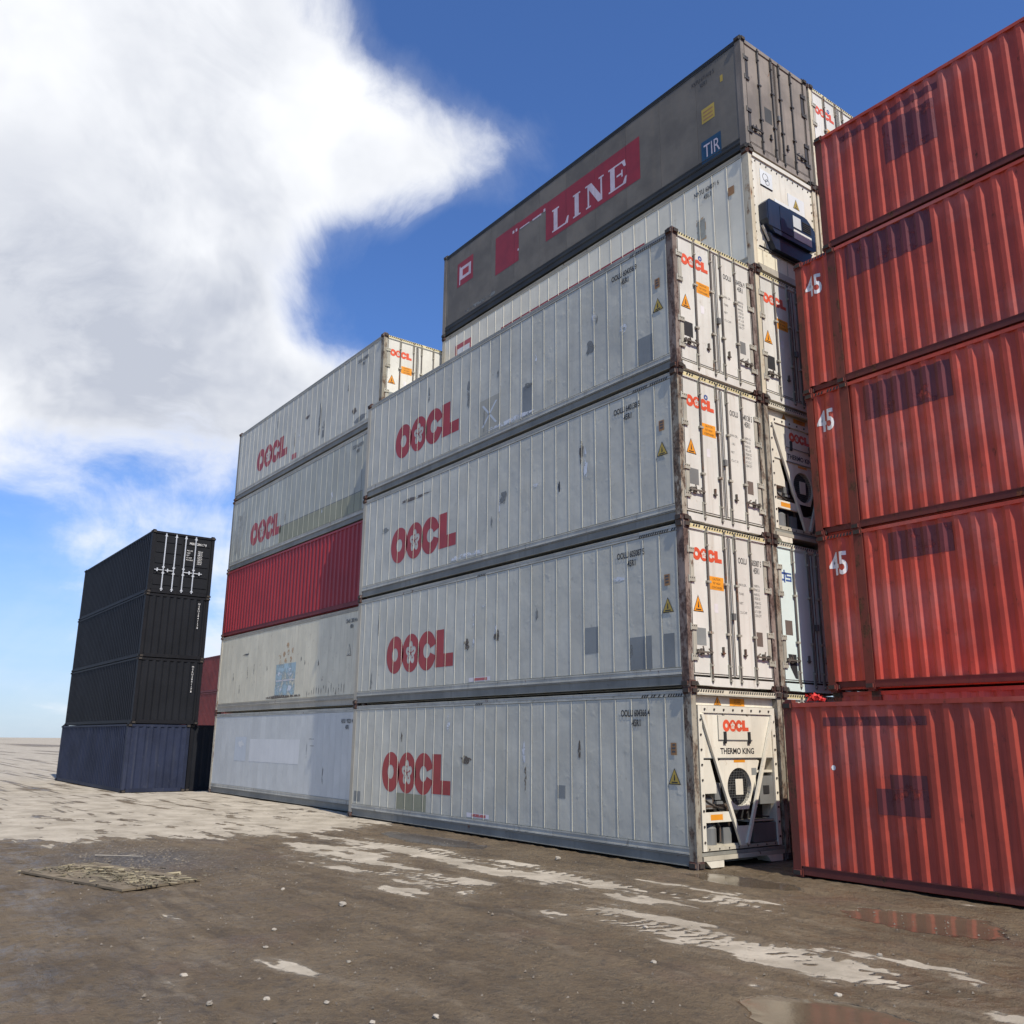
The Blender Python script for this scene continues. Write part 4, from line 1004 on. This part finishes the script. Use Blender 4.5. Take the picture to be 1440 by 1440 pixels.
me.polygons.foreach_set('loop_start', np.arange(0, faces.size, 4)); me.polygons.foreach_set('loop_total', np.full(len(faces), 4))
me.update(); me.polygons.foreach_set('use_smooth', np.ones(len(faces), bool))
for nm, arr in (('dry', dry), ('halo', halo), ('puddle', pud), ('gravel', np.clip(gravel, 0, 1))):
    at_ = me.attributes.new(nm, 'FLOAT', 'POINT'); at_.data.foreach_set('value', arr.ravel().astype(np.float32))
gm = bpy.data.materials.new('muddy_yard'); gm.use_nodes = True; N = NT(gm.node_tree); b = N.n['Principled BSDF']
p = N.new('ShaderNodeNewGeometry').outputs['Position']
att = lambda s: N.new('ShaderNodeAttribute', attribute_name=s).outputs['Fac']
mudc = N.mix(N.step(N.noise(p, .7, 5, .6), .35, .65), (.098, .069, .038), (.142, .103, .059))
mudc = N.mix(N.math('MULTIPLY', N.step(N.noise(p, 9, 7, .7), .50, .68), .6), mudc, (.042, .033, .024))
mudc = N.mix(N.math('MULTIPLY', N.step(N.noise(p, 38, 4, .6), .60, .70), .5), mudc, (.20, .165, .12))
mudc = N.mix(N.math('MULTIPLY', N.step(N.noise(p, .5, 4, .6), .55, .7), .35), mudc, (.135, .085, .058))
mudc = N.mix(N.math('MULTIPLY', N.step(N.math('ADD', att('halo'), N.math('MULTIPLY', N.math('SUBTRACT', N.noise(p, 5, 6, .7), .5), .9)), .30, 1.0), .40), mudc, (.22, .175, .118))
rut = N.noise(N.scalevec(p, (.35, 2.6, 1)), 1.0, 6, .65)
mudc = N.mix(N.math('MULTIPLY', N.step(rut, .50, .66), .35), mudc, (.17, .128, .078))
mudc = N.mix(N.math('MULTIPLY', N.step(rut, .46, .34), .55), mudc, (.055, .041, .027))
dryc = N.mix(N.step(N.noise(p, 1.3, 6, .6), .3, .7), (.27, .230, .170), (.43, .375, .288))
dryc = N.mix(N.math('MULTIPLY', N.step(N.noise(N.scalevec(p, (1.2, 5, 1)), 2.0, 7, .7), .55, .70), .7), dryc, (.22, .185, .135))
grc = N.mix(N.step(N.noise(p, 16, 5, .7), .45, .62), (.045, .045, .048), (.16, .15, .14))
dj = N.step(N.math('ADD', att('dry'), N.math('MULTIPLY', N.math('SUBTRACT', N.noise(p, 11, 6, .7), .5), .8)), .28, .72)
cc = N.mix(dj, mudc, dryc); cc = N.mix(N.math('MULTIPLY', att('gravel'), .75), cc, grc)
pj = N.step(N.math('ADD', att('puddle'), N.math('MULTIPLY', N.math('SUBTRACT', N.noise(p, 8, 5, .65), .5), .5)), .40, .62)
cc = N.mix(N.math('MULTIPLY', pj, .45), cc, (.09, .072, .052))
damp = N.step(N.noise(p, 1.7, 6, .65), .40, .60, .34, .80)
ro = N.mix(dj, damp, (.9, .9, .9)); ro = N.mix(pj, ro, (.06, .06, .06))
N.setin(b, 'Base Color', cc); N.link(ro, b.inputs['Roughness']); b.inputs['Specular IOR Level'].default_value = .38
h1 = N.math('MULTIPLY', N.noise(p, 34, 5, .7), .050); h2 = N.math('MULTIPLY', N.noise(p, 9, 5, .65), .10)
hh = N.math('MULTIPLY', N.math('ADD', h1, h2), N.math('SUBTRACT', 1.0, N.math('MAXIMUM', N.math('MULTIPLY', dj, .75), N.math('MULTIPLY', pj, .985))))
bn = N.new('ShaderNodeBump'); bn.inputs['Strength'].default_value = .9; bn.inputs['Distance'].default_value = .6
N.link(hh, bn.inputs['Height']); N.link(bn.outputs[0], b.inputs['Normal'])
g = put('ground', me, gm); g['kind'] = 'structure'; g['label'] = 'muddy container yard with pale dusty tracks and puddles'

# ------------------------------------------------------------------ litter on the ground
def stone_mesh(seed, r):
    rr = random.Random(seed); bm = bmesh.new(); bmesh.ops.create_icosphere(bm, subdivisions=2, radius=r)
    for v in bm.verts:
        n = .7 + .5 * rr.random(); v.co = Vector((v.co.x * n * 1.2, v.co.y * n, v.co.z * n * .7))
    me = bpy.data.meshes.new('stone'); bm.to_mesh(me); bm.free(); return me
SM = [stone_mesh(i, 1.0) for i in range(4)]
LBL = ['largest pale stone lying on the open mud at left', 'pale stone at the foot of the front stack', 'pale stone on the dusty track right of the middle', 'small stone left of the pale dry patch', 'small stone above the pale dry patch', 'pale stone left of the reflecting puddle', 'pale stone beside another near the lower edge', 'small stone right of its twin near the lower edge', 'leftmost pale stone near the lower edge', 'stone second from left near the lower edge', 'lone small stone at the lower middle', 'pale stone in front of the right red container', 'tiny stone at the bottom middle', 'tiny stone right of the pale dry patch', 'small stone right of the straw covered board', 'pale stone right of the reflecting puddle']
spots = [(-.38, -6.07, .085), (-2.39, -.93, .075), (2.75, -3.95, .05), (1.30, -7.75, .04), (.55, -7.35, .045), (3.95, -5.05, .05), (3.05, -8.45, .045), (3.4, -8.1, .04),
         (1.95, -8.75, .05), (2.9, -8.85, .045), (4.2, -7.6, .04), (5.0, -3.0, .05), (4.05, -8.05, .035), (2.3, -7.35, .035), (-1.9, -6.2, .05), (5.6, -4.6, .045)]
for i, (x, y, r) in enumerate(spots):
    r *= .58
    o = put('stone', SM[i % 4], 'stone', None, loc=(x, y, r * .35 - .012), rot=(0, 0, i * 1.3), scale=(r, r, r))
    o['label'] = LBL[i]; o['category'] = 'stone'; o['group'] = 'pale stones on the mud'
mb = MB(); rr = random.Random(3)
for i in range(1500):
    if i < 500: x, y = rr.gauss(-6.0, 1.6), rr.gauss(-7.0, .9)
    else: x, y = rr.uniform(-6, 8), rr.uniform(-9.8, -.6)
    s = rr.uniform(.006, .02) * (1.4 if i < 500 else 1); z = -.012
    pts = [(x + s * rr.uniform(.6, 1.3) * math.cos(a), y + s * rr.uniform(.6, 1.3) * math.sin(a), z) for a in (0, 1.6, 3.1, 4.7)]
    mb.add(pts + [(x + rr.uniform(-.3, .3) * s, y + rr.uniform(-.3, .3) * s, z + s * rr.uniform(.6, 1.3))], [(0, 1, 4), (1, 2, 4), (2, 3, 4), (3, 0, 4)])
o = mb.build('gravel', 'grit', None); o['kind'] = 'stuff'; o['label'] = 'small scattered gravel and grit over the mud'; o['category'] = 'gravel'

# board with dry straw at the left edge
bd = thing('wooden_board', 'straw covered plywood board lying on the mud at the left edge', 'board', (-4.35, -7.85, 0), R(17))
MB().box(-1.45, -.62, .0, 1.35, .60, .028).build('board', 'ply', bd)
mb = MB(); rr = random.Random(9)
for i in range(420):
    x, y = rr.uniform(-1.4, 1.3), rr.gauss(.0, .26); a = rr.gauss(.1, .6); l = rr.uniform(.06, .28); w = rr.uniform(.004, .010); z = .030 + rr.random() * .025
    c_, s_ = math.cos(a), math.sin(a)
    mb.add([(x - s_ * w, y + c_ * w, z), (x + s_ * w, y - c_ * w, z), (x + c_ * l + s_ * w, y + s_ * l - c_ * w, z + rr.uniform(-.01, .02)), (x + c_ * l - s_ * w, y + s_ * l + c_ * w, z + rr.uniform(-.01, .02))], [(0, 1, 2, 3)])
mb.build('straw', 'straw', bd, kind='stuff')
st = thing('stick', 'thin pale stick lying beyond the straw covered board', 'stick', (-6.6, -7.2, 0), R(35))
MB().tube((-.45, 0, .012), (.5, .05, .03), .014, 6, .010).tube((.1, .02, .02), (.3, .14, .05), .007, 5, .004).build('stick', 'stone', st)

# crumpled red rag on the roof of the ground-level red container
mb = MB(); rr = random.Random(21)
for k in range(70):
    c0 = Vector((rr.gauss(0, .075), rr.gauss(0, .05), abs(rr.gauss(0, .05)))); e = Vector((rr.uniform(-1, 1), rr.uniform(-1, 1), rr.uniform(-.4, 1))).normalized() * rr.uniform(.03, .08)
    f_ = e.cross(Vector((rr.uniform(-1, 1), rr.uniform(-1, 1), rr.uniform(-1, 1)))).normalized() * rr.uniform(.02, .05)
    mb.add([c0 - f_, c0 + e * .6 - f_ * .5, c0 + e, c0 + f_], [(0, 1, 2, 3)])
me = mb.mesh('red_rag')
o = put('red_rag', me, 'red_cloth', None, loc=(1.56, 1.2, 2.66)); o['label'] = 'crumpled bright red rag on the roof corner of the right red container'; o['category'] = 'rag'
